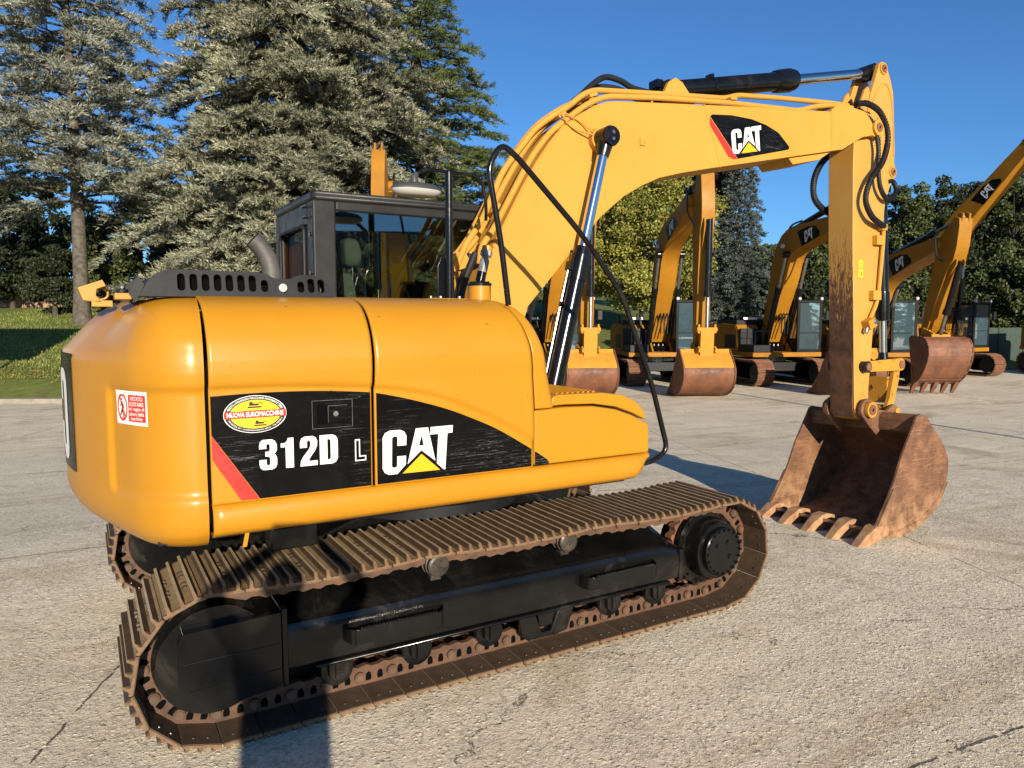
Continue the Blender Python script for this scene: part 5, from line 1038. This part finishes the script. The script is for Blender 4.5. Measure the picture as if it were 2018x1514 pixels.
    for s in (-1, 1): f.prism([SP(-.035, -.10), SP(-.035, .10), SP(.03, .16), SP(.06, -.1)], s * .10 - .03, s * .10 + .03); f.prism([SP(.29, .32), SP(.29, .44), SP(.33, .46), SP(.52, .20), SP(.36, .22)], s * .12 - .025, s * .12 + .025)
    stx = obj('stick', f, M_bgyel, root, .015)
    a = Vector((SP(.30, .46)[0], 0, SP(.30, .46)[1])); b = Vector((SP(.90, .50)[0], 0, SP(.90, .50)[1])); dd = b - a
    f = MB(); f.tube([a, a + dd * .64, a + dd * .64, a + dd * .70], [.095, .095, .115, .115], 16); cy = obj('bucket_cylinder', f, M_black, root); f = MB(); f.tube([a + dd * .68, b], .055, 12); obj('piston_rod', f, M_steel, cy)
    f = MB()
    for s in (-1, 1): f.prism([SP(.88, -.02), SP(.92, -.02), SP(.92, .54), SP(.87, .54)], s * .24 - .03, s * .24 + .03)
    f.cyl(b + Vector((0, -.30, 0)), b + Vector((0, .30, 0)), .07, n=14); lw = Vector((SP(1.05, .48)[0], 0, SP(1.05, .48)[1])); f.prism([(b.x - .08, b.z), (b.x + .08, b.z), (lw.x + .07, lw.z - .1), (lw.x - .1, lw.z - .1)], -.20, .20)
    obj('bucket_link', f, M_boomw, root, .01)
    # hoses
    HP = [([tuple(pn + Vector((-.5, q_ * .26, .30))), tuple(pn + Vector((.0, q_ * .36, .35))), tuple(pn + Vector((.15, q_ * .36, -.35))), (SP(.33, .1)[0], q_ * .28, SP(.33, .1)[1])], .03) for q_ in (-1, 1)]
    HP += [([(.4, y, 1.7), tuple(ft.lerp(bd, .3) + Vector((.45, y, .0))), (1.3, y, 1.8)], .022) for y in (-.12, .0, .12)]
    HP.append(([tuple(bd + Vector((-.5, -.1, .2))), tuple(bd + Vector((-.1, -.1, .72))), tuple(bd + Vector((.5, -.05, .85)))], .03))
    for pth, r_ in HP: f = MB(); f.tube(crom(pth, 6), r_, 8); obj('hydraulic_hose', f, M_hose, root)
    f = MB(); f.cyl((bd.x - .15, -.34, bd.z + .05), (bd.x - .05, -.40, bd.z + .05), .075, n=12); obj('boom_lamp', f, M_lens, bm_)
    # bucket hung at the stick end
    ca, sa = math.cos(K['rot']), math.sin(K['rot']); sc = K.get('bs', 1.32)
    def LL(mb):
        def fn(x, y, z): x, z = (x - 4.395) * sc, (z - 1.03) * sc; return (bt.x + ca * x - sa * z, y * sc, bt.z + sa * x + ca * z)
        return mb.map(fn)
    bucket_parts(root, (M_bgbucket, M_rust, M_boomw), LL, top_yel=not K.get('ribs'), ribs=K.get('ribs', False))
    return root
bg_excavator(1.35, 27.0, 9, 'parked yellow excavator half hidden behind the big boom cylinder')
bg_excavator(5.25, 27.2, 4, 'parked yellow excavator under the big boom, upright stick, rusty bucket standing in front')
bg_excavator(9.35, 27.2, 10, 'parked yellow excavator partly behind the foreground stick, pale cab glass, bucket seen edge-on', dict(pin=(4.9, 5.3), top=(5.6, 6.2), bot=(4.9, 1.5)))
bg_excavator(12.65, 27.0, 4, 'parked yellow excavator right of the foreground stick, rusty bucket curled onto its teeth', dict(bend=(1.6, 3.7), pin=(4.7, 4.55), top=(5.45, 5.25), bot=(4.05, 1.62), rot=.75, bs=1.2, ribs=True))
bg_excavator(17.7, 31.0, 22, 'parked excavator at the right end with its boom raised out of the picture', dict(bend=(.75, 5.6), pin=(4.3, 9.3), top=(5.1, 10.4), bot=(6.4, 5.2)))
bg_excavator(-3.9, 27.2, 0, 'parked excavator hidden behind the foreground cab, only its yellow stick head shows above the roof', dict(top=(5.1, 7.25), pin=(4.6, 6.3), bot=(5.1, 1.6)))
bg_excavator(23.6, 30.0, 6, 'parked excavator cut off by the right edge of the picture', dict(bend=(1.6, 3.6), pin=(4.0, 2.9), top=(4.6, 3.4), bot=(4.4, 1.6)))

# ================================================================ GROUND, LAWN, KERB
ax = sorted(set([-400, -250, -150, -100, -70, -50, -40, -30, -25, -20, -15, -12, -10, -8, -6, -5, -4] + [-3 + .5 * i for i in range(40)] + [17 + i for i in range(14)] + [33, 37, 42, 50, 60, 80, 110, 160, 250, 400]))
G = [[(x, y, gz(x, y)) for y in ax] for x in ax]
o = obj('yard', MB().grid(G), M_conc, None, 0, True, 80); tag(o, kind='structure')
def bank_ds(): return [0, .05, .5, 1, 1.5, 2, 3, 4, 5, 6, 7, 8, 10, 12, 14, 17, 20, 25, 30, 40, 55, 80, 120]
xs = [-120, -80, -60, -45, -35, -30, -26] + [-24 + .5 * i for i in range(60)] + [6 + 2 * i for i in range(22)] + [52, 60, 75, 100, 140]
G = [[(lambda w: (w.x, w.y, bank_z(x, edge_d(x) + dd)))(W(x, edge_d(x) + dd + .18)) for dd in bank_ds()] for x in xs]
o = obj('lawn', MB().grid(G), M_grass, None, 0, True, 80); tag(o, kind='structure')
kb = MB(); rings = []
for x in xs:
    e = edge_d(x); a = W(x, e); b = W(x, e + .2); z = gz(a.x, a.y); rings.append([(a.x, a.y, z - .1), (a.x, a.y, z + .12), (b.x, b.y, z + .13), (b.x, b.y, z - .1)])
kb.loft(rings); o = obj('kerb', kb, M_kerb); tag(o, kind='structure')

def faces_obj(name, V, k, mat, parent=None):                   # V: (n*k,3) array, k vertices per face
    n = len(V) // k; me = bpy.data.meshes.new(name)
    me.vertices.add(n * k); me.vertices.foreach_set('co', np.ascontiguousarray(V, dtype=np.float32).ravel())
    me.loops.add(n * k); me.loops.foreach_set('vertex_index', np.arange(n * k, dtype=np.int32))
    me.polygons.add(n); me.polygons.foreach_set('loop_start', np.arange(0, n * k, k, dtype=np.int32))
    try: me.polygons.foreach_set('loop_total', np.full(n, k, dtype=np.int32))
    except Exception: pass
    me.materials.append(mat); me.update(calc_edges=True); me.validate()
    return link(bpy.data.objects.new(name, me), parent)
def nrmz(a): return a / np.maximum(np.linalg.norm(a, axis=1, keepdims=True), 1e-6)
def tufts(P, D, ln, wd):                                       # slender triangles from points P along D
    n = len(P); s = nrmz(np.cross(D, rng.normal(size=(n, 3)))); l = ln * rng.uniform(.6, 1.3, (n, 1)); w = wd * rng.uniform(.6, 1.3, (n, 1))
    return np.stack([P - s * w, P + s * w, P + D * l], 1).reshape(-1, 3)
# grass blades and fallen leaves
n = 42000; xx = rng.uniform(-26, -4, n); dd = rng.uniform(0.2, 1, n) ** 1.4 * 20
B = np.array([(lambda w: (w.x, w.y, bank_z(x, edge_d(x) + d_) - .01))(W(x, edge_d(x) + d_)) for x, d_ in zip(xx, dd)])
D = nrmz(rng.normal(size=(n, 3)) * (.45, .45, .15) + (0, 0, 1)); o = faces_obj('grass', tufts(B, D, .10, .014), 3, leaf_mat('grass_blades', [(0, (.075, .10, .018)), (.5, (.165, .205, .04)), (1, (.27, .27, .08))], .8, .5)); tag(o, kind='stuff')
n = 3000; xx = rng.uniform(-24, -9, n); dd = np.abs(np.where(rng.uniform(size=n) < .6, rng.normal(2.6, .55, n), rng.normal(5.6, 1.1, n)))
Pl = np.array([(lambda w: (w.x, w.y, bank_z(x, edge_d(x) + d_) + .05))(W(x, edge_d(x) + d_)) for x, d_ in zip(xx, dd)])
def leaves(P, size, up=None):
    n = len(P); a = nrmz(rng.normal(size=(n, 3))); 
    if up is not None: a = nrmz(a * (1, 1, .25))
    b = nrmz(np.cross(a, rng.normal(size=(n, 3)) if up is None else np.tile((0, 0, 1.), (n, 1)) + rng.normal(size=(n, 3)) * .3)); l = size * rng.uniform(.6, 1.3, (n, 1))
    return np.stack([P - a * l, P + b * l * .55, P + a * l, P - b * l * .55], 1).reshape(-1, 3)
o = faces_obj('fallen_leaves', leaves(Pl, .05, True), 4, leaf_mat('autumn_leaves', [(0, (.30, .17, .04)), (.6, (.45, .28, .07)), (1, (.22, .12, .04))])); tag(o, kind='stuff')

# ================================================================ TREES
def trunk_mb(H, r, lean=(0, 0), seg=12, z0=-.4):
    mb = MB(); p = []
    for i in range(seg + 1):
        t = i / seg; p.append((lean[0] * t * t + .06 * math.sin(5 * t) * r * 3, lean[1] * t * t + .05 * math.cos(7 * t) * r * 3, z0 + (H - z0) * t))
    mb.tube(p, [r * (1.25 if i == 0 else 1) * (1 - .88 * i / seg) for i in range(seg + 1)], 14); return mb
def conifer(name, xc, d, H, Rm, h0, nb, label, mat, prof=.7, tuft=(.19, .026), rise=.25, droop=.45, dens=1.0, bark=None, tr=.32, flat=.35, upb=.8, z=None, group=None, ragged=.35, side_dir=None, topc=None):
    w = W(xc, d); zb = bank_z(xc, d) if z is None else z
    root = empty(name, (w.x, w.y, zb), 0, label, 'tree', group)
    tb_ = trunk_mb(H, tr); F = []
    for i in range(nb):
        u = (i + random.random()) / nb; h = h0 + (H - h0) * u * .985; L_ = Rm * max(.04, 1 - (h - h0 * .4) / (H - h0 * .4)) ** prof * random.uniform(1 - ragged, 1.12)
        az = i * 2.39996 + random.uniform(-.4, .4)
        if L_ < .2: L_ = .2
        dr = np.array([math.cos(az), math.sin(az), 0]); sd = np.array([-dr[1], dr[0], 0]); ri = rise * random.uniform(.4, 1.5); dp_ = droop * random.uniform(.5, 1.3)
        base = np.array([0, 0, h])
        def bp(t): t = np.atleast_1d(t)[:, None]; return base + dr * L_ * t + np.array([0, 0, 1.]) * L_ * (ri * t - dp_ * t * t) + sd * L_ * .06 * np.sin(t * 5 + i)
        tb_.tube([tuple(q) for q in bp(np.linspace(0, .96, 6))], [max(.012, tr * .20 * min(1, L_ / 4) * (1 - .85 * k / 5)) for k in range(6)], 5, False)
        m = max(5, int(L_ * 5.0)); ts = rng.uniform(.12, 1, m) ** .75; O = bp(ts)
        ln = (.28 + .34 * L_ * (1.05 - ts) * rng.uniform(.5, 1.25, m)); sg = np.where(np.arange(m) % 2, 1, -1); an = rng.uniform(.45, 1.25, m)
        BD = dr[None] * np.cos(an)[:, None] + sd[None] * (np.sin(an) * sg)[:, None] + np.array([0, 0, 1.]) * rng.normal(.0, .20, m)[:, None]
        k = np.maximum(5, (ln / .0125 * dens).astype(int)); idx = np.repeat(np.arange(m), k); s = rng.uniform(0, 1, len(idx))
        P = O[idx] + BD[idx] * (ln[idx] * s)[:, None]; P[:, 2] -= .18 * ln[idx] * s * s * flat * 2
        P += rng.normal(size=P.shape) * (.055, .055, .04)
        Dv = nrmz(BD[idx] * rng.uniform(.5, 1.3, (len(idx), 1)) + np.array([0, 0, 1.]) * rng.uniform(-.25, upb, (len(idx), 1)) + rng.normal(size=P.shape) * .33)
        F.append(tufts(P, Dv, tuft[0], tuft[1]))
        # leader sprays at the branch tip
        tt = rng.uniform(.75, 1.06, int(40 * dens)); P = bp(tt) + rng.normal(size=(len(tt), 3)) * .05; F.append(tufts(P, nrmz(dr[None] + rng.normal(size=P.shape) * .5), tuft[0] * 1.2, tuft[1]))
    obj('trunk', tb_, bark or M_barkd, root, 0, True, 60); faces_obj('crown', np.concatenate(F), 3, mat, root); return root
def broad(name, xc, d, H, rx, rz, label, mat, n=110, per=260, leaf=.14, trh=.5, cz=None, bark=None, z=None, group=None, cat='tree', clump=.62, tr=.16, mesh=None):
    w = W(xc, d); zb = bank_z(xc, d) if z is None else z
    root = empty(name, (w.x, w.y, zb), random.uniform(0, 6.28) if mesh else 0, label, cat, group)
    if mesh:
        for nm, me in mesh: link(bpy.data.objects.new(nm, me), root)
        return root
    cz = H - rz if cz is None else cz
    v = nrmz(rng.normal(size=(n, 3))); rad = rng.uniform(.25, 1, (n, 1)) ** .45; C = v * rad * np.array([rx, rx, rz]) * rng.uniform(.82, 1.08, (n, 1)); C[:, 2] += cz
    C = C[C[:, 2] > .15]; cr = clump * rng.uniform(.55, 1.25, len(C)) * (rx / 3.0) ** .5
    idx = np.repeat(np.arange(len(C)), per); q = nrmz(rng.normal(size=(len(idx), 3))) * (rng.uniform(0, 1, (len(idx), 1)) ** .5) * cr[idx][:, None] * np.array([1.15, 1.15, .8])
    P = C[idx] + q
    tb_ = trunk_mb(max(1.0, cz + rz * .3), tr)
    for c in C[::3]:
        hb = max(.3, min(c[2] * .75, cz)); tb_.tube([(0, 0, hb), (c[0] * .5, c[1] * .5, (hb + c[2]) / 2 + .1), tuple(c)], [tr * .35, tr * .2, .012], 5, False)
    obj('trunk', tb_, bark or M_barkd, root, 0, True, 60); faces_obj('crown', leaves(P, leaf), 4, mat, root); return root
PXD = lambda px, d: (px - 1009) / 1450 * d
conifer('cedar_tree', PXD(165, 33), 33, 21, 6.7, 5.2, 175, 'pale blue-grey cedar at far left with bare grey trunk and gappy crown', M_cedar2, .55, bark=M_bark, tr=.34, dens=.75, rise=.28, droop=.42)
conifer('cedar_tree', PXD(590, 36), 36, 27, 9.2, 1.2, 480, 'huge grey-green cedar with layered branches behind the cab', M_cedar, .62, tr=.55, dens=1.0, rise=.22, droop=.5, ragged=.42)
conifer('cedar_tree', PXD(828, 42), 42, 22.0, 8.0, 2.0, 230, 'green feathery cedar behind the grey-green one, its branch tips against the blue sky', M_deodar, .68, tr=.4, dens=.9, rise=.34, droop=.42, tuft=(.19, .023), upb=.5)
broad('maple_tree', PXD(1262, 41), 41, 10.6, 4.0, 4.7, 'yellow-green leafy tree behind the parked machines under the boom', M_yleaf, 250, 480, .085, cz=5.6, clump=.75)
broad('maple_tree', PXD(1352, 50), 50, 12.2, 3.0, 3.4, 'dark purple leafed tree peeping out under the boom', M_rleaf, 90, 420, .10)
conifer('spruce_tree', PXD(1450, 46), 46, 12.2, 2.6, .3, 260, 'narrow blue-grey spruce right of the upright excavator stick', M_spruce, .85, tuft=(.13, .035), tr=.2, dens=.8, rise=.1, droop=.5, ragged=.25)
conifer('fir_tree', PXD(1392, 52), 52, 15.0, 2.6, 1.0, 90, 'dark fir tree behind the blue-grey spruce', M_dleaf, .85, tuft=(.26, .08), tr=.2, dens=.9, rise=.1, droop=.4)
GRP = 'green trees on the slope behind the row'
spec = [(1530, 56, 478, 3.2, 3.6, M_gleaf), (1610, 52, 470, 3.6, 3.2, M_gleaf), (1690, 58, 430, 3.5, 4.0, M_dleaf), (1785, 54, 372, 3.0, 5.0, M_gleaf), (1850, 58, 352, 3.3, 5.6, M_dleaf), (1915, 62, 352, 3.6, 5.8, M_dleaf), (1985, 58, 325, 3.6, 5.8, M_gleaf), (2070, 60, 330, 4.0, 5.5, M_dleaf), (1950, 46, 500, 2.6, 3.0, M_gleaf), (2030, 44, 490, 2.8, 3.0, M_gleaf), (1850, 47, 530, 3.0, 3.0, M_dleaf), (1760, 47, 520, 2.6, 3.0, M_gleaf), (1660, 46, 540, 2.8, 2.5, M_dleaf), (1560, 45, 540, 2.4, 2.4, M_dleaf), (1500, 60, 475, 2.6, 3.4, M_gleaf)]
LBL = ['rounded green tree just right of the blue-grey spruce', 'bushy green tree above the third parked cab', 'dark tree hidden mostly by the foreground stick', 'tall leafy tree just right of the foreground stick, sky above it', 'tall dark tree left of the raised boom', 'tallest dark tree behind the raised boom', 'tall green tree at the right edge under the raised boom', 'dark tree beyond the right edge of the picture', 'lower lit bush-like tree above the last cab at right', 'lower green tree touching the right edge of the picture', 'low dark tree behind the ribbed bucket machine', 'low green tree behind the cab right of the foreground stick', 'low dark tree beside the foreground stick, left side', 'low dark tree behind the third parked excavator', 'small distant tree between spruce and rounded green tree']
protos = {}
for (px, d_, yt, rx, rz, m), lb in zip(spec, LBL):
    H = 1.9 + (627 - yt) / 1450 * d_ - bank_z(PXD(px, d_), d_) - .1
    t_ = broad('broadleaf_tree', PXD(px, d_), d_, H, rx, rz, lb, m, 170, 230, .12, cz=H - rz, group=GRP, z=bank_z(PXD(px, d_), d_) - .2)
# understorey on the left
broad('yew_shrub', PXD(112, 36.5), 36.5, 3.6, 1.35, 1.9, 'dark rounded evergreen shrub beside the grey cedar trunk', M_dleaf, 60, 260, .075, cat='shrub', cz=1.6)
broad('laurel_shrub', PXD(225, 38.5), 38.5, 4.8, 1.6, 2.5, 'dark glossy laurel bush just right of the grey cedar trunk', M_gleaf, 50, 190, .12, cat='shrub', cz=2.2)
broad('yew_shrub', PXD(30, 41), 41, 6.5, 3.0, 3.2, 'dark shrub at the left edge behind the brown fence', M_dleaf, 60, 220, .14, cat='shrub', cz=3.2)
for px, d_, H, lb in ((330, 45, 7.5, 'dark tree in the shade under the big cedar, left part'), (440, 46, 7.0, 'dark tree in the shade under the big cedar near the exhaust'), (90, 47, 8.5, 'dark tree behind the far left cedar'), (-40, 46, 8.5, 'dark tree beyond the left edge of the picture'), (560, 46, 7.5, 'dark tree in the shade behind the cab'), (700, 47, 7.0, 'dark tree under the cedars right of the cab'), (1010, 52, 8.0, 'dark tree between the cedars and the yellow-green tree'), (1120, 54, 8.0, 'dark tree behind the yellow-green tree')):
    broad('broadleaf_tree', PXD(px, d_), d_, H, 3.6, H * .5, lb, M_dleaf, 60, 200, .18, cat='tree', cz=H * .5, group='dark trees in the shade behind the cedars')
fn_ = MB()
for i in range(14):
    x = -34 + .9 * i; a = W(x, 42); b = W(x + .86, 42); z = bank_z(x, 42); fn_.add([(a.x, a.y, z - .2), (b.x, b.y, z - .2), (b.x, b.y, z + 1.15), (a.x, a.y, z + 1.15)] + [(a.x + .05, a.y + .09, z - .2), (b.x + .05, b.y + .09, z - .2), (b.x + .05, b.y + .09, z + 1.15), (a.x + .05, a.y + .09, z + 1.15)], [(0, 1, 2, 3), (7, 6, 5, 4), (0, 4, 5, 1), (2, 6, 7, 3), (0, 3, 7, 4), (1, 5, 6, 2)])
o = obj('board_fence', fn_, varied('brown_boards', (.24, .15, .10), (.34, .22, .15), 5, (.8, .9)), None); tag(o, 'low brown board fence at the left edge behind the lawn', 'fence')
fn_ = MB()
for i in range(10):
    x = 19.5 + 1.2 * i; a = W(x, 35); z = gz(a.x, a.y); fn_.tube([(a.x, a.y, z), (a.x, a.y, z + 2.0)], .03, 6); b = W(x + 1.2, 35); fn_.add([(a.x, a.y, z + .05), (b.x, b.y, z + .05), (b.x, b.y, z + 1.9), (a.x, a.y, z + 1.9), (a.x + .02, a.y + .04, z + .05), (b.x + .02, b.y + .04, z + .05), (b.x + .02, b.y + .04, z + 1.9), (a.x + .02, a.y + .04, z + 1.9)], [(0, 1, 2, 3), (7, 6, 5, 4), (0, 3, 7, 4), (1, 5, 6, 2), (2, 6, 7, 3), (0, 4, 5, 1)])
o = obj('mesh_fence', fn_, varied('dark_green_mesh', (.012, .03, .018), (.02, .045, .028), 6, (.6, .8)), None); tag(o, 'dark green fence behind the last excavator at the right edge', 'fence')

# ================================================================ THINGS OUTSIDE THE FRAME (they throw shadows into it or are reflected in the cab glass)
a = W(9.9, 13.2); za = gz(a.x, a.y); LP = empty('shadow_post', (a.x, a.y, za), 0, 'added unseen post beyond the right edge, put there to cast a thin yard shadow', 'shadow caster')  # made-up post, gives the thin yard shadow a caster
mb = MB(); mb.tube([(0, 0, 0), (0, 0, 3.6)], [.06, .05], 12); obj('pole', mb, M_steel, LP); mb = MB(); mb.loft([[(-.14, -.1, 3.6), (.14, -.1, 3.6), (.14, .1, 3.6), (-.14, .1, 3.6)], [(-.1, -.07, 3.72), (.1, -.07, 3.72), (.1, .07, 3.72), (-.1, .07, 3.72)]]); obj('post_head', mb, M_blackm, LP, .01)
BB = empty('shadow_board', tuple(W(-16.2, 17.0)), math.atan2(RT.y, RT.x), 'added unseen board on posts beyond the left edge, put there to shade the lawn', 'shadow_board')  # made-up board, sized and raised to throw the lawn shadow
mb = MB(); mb.box(-2.6, 2.35, -.06, .06, 2.75, 5.7); obj('board', mb, M_white, BB, .01); 
for x in (-2.0, 1.8): mb = MB(); mb.tube([(x, .05, -.3), (x, .05, 5.2)], .07, 10); obj('post', mb, M_steel, BB)
HS = empty('house', (13.0, -36.0, 0), R(24), 'pale house behind the photographer, mirrored in the cab window', 'house')
mb = MB(); mb.box(-6, 6, -4, 4, 0, 4.4); obj('wall', mb, varied('pale_render', (.30, .26, .2), (.4, .35, .28), 2), HS)
mb = MB(); mb.add([(-7, -5, 4.3), (7, -5, 4.3), (7, 5, 4.3), (-7, 5, 4.3), (-2.5, 0, 6.9), (2.5, 0, 6.9), (-7, -5, 4.1), (7, -5, 4.1), (7, 5, 4.1), (-7, 5, 4.1)], [(0, 1, 5, 4), (1, 2, 5), (2, 3, 4, 5), (3, 0, 4), (6, 9, 8, 7), (0, 6, 7, 1), (1, 7, 8, 2), (2, 8, 9, 3), (3, 9, 6, 0)]); obj('roof', mb, varied('brown_roof_tiles', (.08, .05, .035), (.12, .08, .06), 8), HS)
for x in (-3.5, 0, 3.5): mb = MB(); mb.box(x - .6, x + .6, 3.97, 4.03, 1.2, 2.8); obj('window', mb, M_glass, HS)
def refl_tree(x, y, H, R_, lb):
    r_ = empty('cedar_tree', (x, y, 0), 0, lb, 'tree', 'trees behind the photographer'); 
    old = conifer.__defaults__; q = conifer('cedar_tree', 0, 0, H, R_, .4, 70, lb, M_deodar, .7, dens=.7, z=0, group='trees behind the photographer'); q.location = (x, y, 0); bpy.data.objects.remove(r_)
refl_tree(12.5, -24, 5.2, 3.4, 'small green cedar behind the photographer, left in the cab window reflection'); refl_tree(19.5, -27, 6.0, 4.0, 'green cedar behind the photographer, right in the cab window reflection'); refl_tree(27, -30, 7.0, 4.2, 'taller green cedar far behind the photographer'); refl_tree(7.2, -27, 4.6, 2.8, 'low green cedar behind the photographer nearest the house')

# the photographer, standing behind the camera; the shadow falls on the track
pb = CAMP - FW * .40 + RT * .07; PR = empty('person', (pb.x, pb.y, 0), math.atan2(FW.y, FW.x) - math.pi / 2, 'photographer with arms raised to a phone, seen only as a shadow', 'person')
def skin(name, pts, edges, rad, mat, parent, sub=2, root_i=0):
    me = bpy.data.meshes.new(name); me.from_pydata(pts, edges, []); me.update(); o = link(bpy.data.objects.new(name, me), parent); sk = o.modifiers.new('skin', 'SKIN'); sk.use_smooth_shade = True
    for v, r in zip(me.skin_vertices[0].data, rad): v.radius = r if isinstance(r, tuple) else (r, r)
    me.skin_vertices[0].data[root_i].use_root = True
    s = o.modifiers.new('sub', 'SUBSURF'); s.levels = s.render_levels = sub; me.materials.append(mat); return o
M_skin, _, _ = base_mat('skin', (.42, .24, .16), .5); M_cloth = varied('dark_jacket', (.02, .025, .04), (.03, .035, .05), 8, (.8, .9)); M_hair, _, _ = base_mat('dark_hair', (.02, .015, .012), .6)
pts = [(0, 0, .96), (0, 0, 1.14), (0, 0, 1.36), (0, 0, 1.475), (0, .015, 1.57), (0, .03, 1.645), (0, .035, 1.725), (0, .03, 1.815)]; ed = [(i, i + 1) for i in range(7)]; rad = [(.235, .16), (.225, .15), (.24, .15), (.16, .10), (.062, .06), (.07, .085), (.082, .105), (.06, .075)]
for s in (-1, 1):
    k = len(pts); pts += [(s * .10, 0, .90), (s * .11, .02, .50), (s * .12, -.01, .10), (s * .135, .06, .045), (s * .15, .17, .035)]; rad += [.095, .065, .05, .045, .04]; ed += [(0, k), (k, k + 1), (k + 1, k + 2), (k + 2, k + 3), (k + 3, k + 4)]
    k = len(pts); pts += [(s * .19, .0, 1.47), (s * .37, .14, 1.68), (s * .125, .30, 1.84), (s * .09, .335, 1.875)]; rad += [.065, .052, .034, (.038, .022)]; ed += [(3, k), (k, k + 1), (k + 1, k + 2), (k + 2, k + 3)]
skin('body', pts, ed, rad, M_cloth, PR)
for s in (-1, 1):
    pts = [(s * .10, .322, 1.86)]; ed = []; rad = [.02]
    for j, (dx, ln) in enumerate(((-.026, .026), (-.008, .030), (.010, .028), (.026, .022))):
        k = len(pts); x = s * .092; z = 1.885 + dx; pts += [(x + s * .004, .335, z), (x - s * .012, .352, z + .004), (x - s * (.012 + ln), .354, z + .004)]; rad += [.0095, .0085, .0075]; ed += [(0, k), (k, k + 1), (k + 1, k + 2)]
    k = len(pts); pts += [(s * .088, .325, 1.895), (s * .065, .325, 1.905), (s * .045, .327, 1.90)]; rad += [.011, .0095, .008]; ed += [(0, k), (k, k + 1), (k + 1, k + 2)]
    skin('hand', pts, ed, rad, M_skin, PR, 1)
mb = MB(); rings = []
for k in range(9):
    t = k / 8 * math.pi * .62; rings.append([(.094 * math.sin(t) * math.cos(a), .02 + .112 * math.sin(t) * math.sin(a), 1.745 + .112 * math.cos(t)) for a in [2 * math.pi * i / 20 for i in range(20)]])
mb.loft(rings[1:], True); obj('hair', mb, M_hair, PR)
mb = MB(); mb.loft([[(.012 * math.cos(a), .128 + .0 * i, 1.695 + .018 * math.sin(a)) for a in (0, 2, 4)] for i in (0,)] + [[(0.004 * math.cos(a), .152, 1.688 + .006 * math.sin(a)) for a in (0, 2, 4)]]); obj('nose', mb, M_skin, PR)
PH = empty('phone', tuple(CAMP - FW * .022), math.atan2(FW.y, FW.x) - math.pi / 2, 'phone held up by the photographer, out of view behind the lens', 'phone')
mb = MB(); mb.box(-.078, .078, -.008, 0, -.037, .037); obj('case', mb, M_black, PH, .003); mb = MB(); mb.box(-.074, .074, -.0095, -.0085, -.034, .034); obj('screen', mb, M_dark, PH)

# ================================================================ LIGHT, SKY, CAMERA
wd = bpy.data.worlds.new('World'); S.world = wd; wd.use_nodes = True; nt = wd.node_tree; bg = nt.nodes['Background']
sky = nt.nodes.new('ShaderNodeTexSky'); sky.sky_type = 'NISHITA'; sky.sun_disc = False
tosun = -SUN; el = math.asin(tosun.z); sky.sun_elevation = el; sky.sun_rotation = math.atan2(tosun.x, tosun.y); sky.altitude = 900; sky.air_density = 1.0; sky.dust_density = .4; sky.ozone_density = 6
tint = nt.nodes.new('ShaderNodeMix'); tint.data_type = 'RGBA'; tint.blend_type = 'MULTIPLY'; tint.inputs[0].default_value = 1; tint.inputs[7].default_value = (.80, 1.0, 1.10, 1); nt.links.new(sky.outputs[0], tint.inputs[6]); nt.links.new(tint.outputs[2], bg.inputs[0]); bg.inputs[1].default_value = .08
sl = bpy.data.lights.new('sun', 'SUN'); sl.energy = 5.0; sl.angle = R(.53); sl.color = (1, .89, .74); so_ = link(bpy.data.objects.new('sun', sl)); so_.rotation_euler = SUN.to_track_quat('-Z', 'Y').to_euler()
cam = bpy.data.cameras.new('camera'); cam.sensor_width = 36; cam.lens = 1450 / 2018 * 36; cam.clip_start = .05; cam.clip_end = 2000
co_ = link(bpy.data.objects.new('camera', cam)); co_.location = CAMP
dirv = FW * math.cos(PITCH) - Vector((0, 0, 1)) * math.sin(PITCH); co_.rotation_euler = dirv.to_track_quat('-Z', 'Y').to_euler(); S.camera = co_
S.view_settings.view_transform = 'Standard'; S.view_settings.look = 'None'; S.view_settings.exposure = .7; S.view_settings.gamma = 1
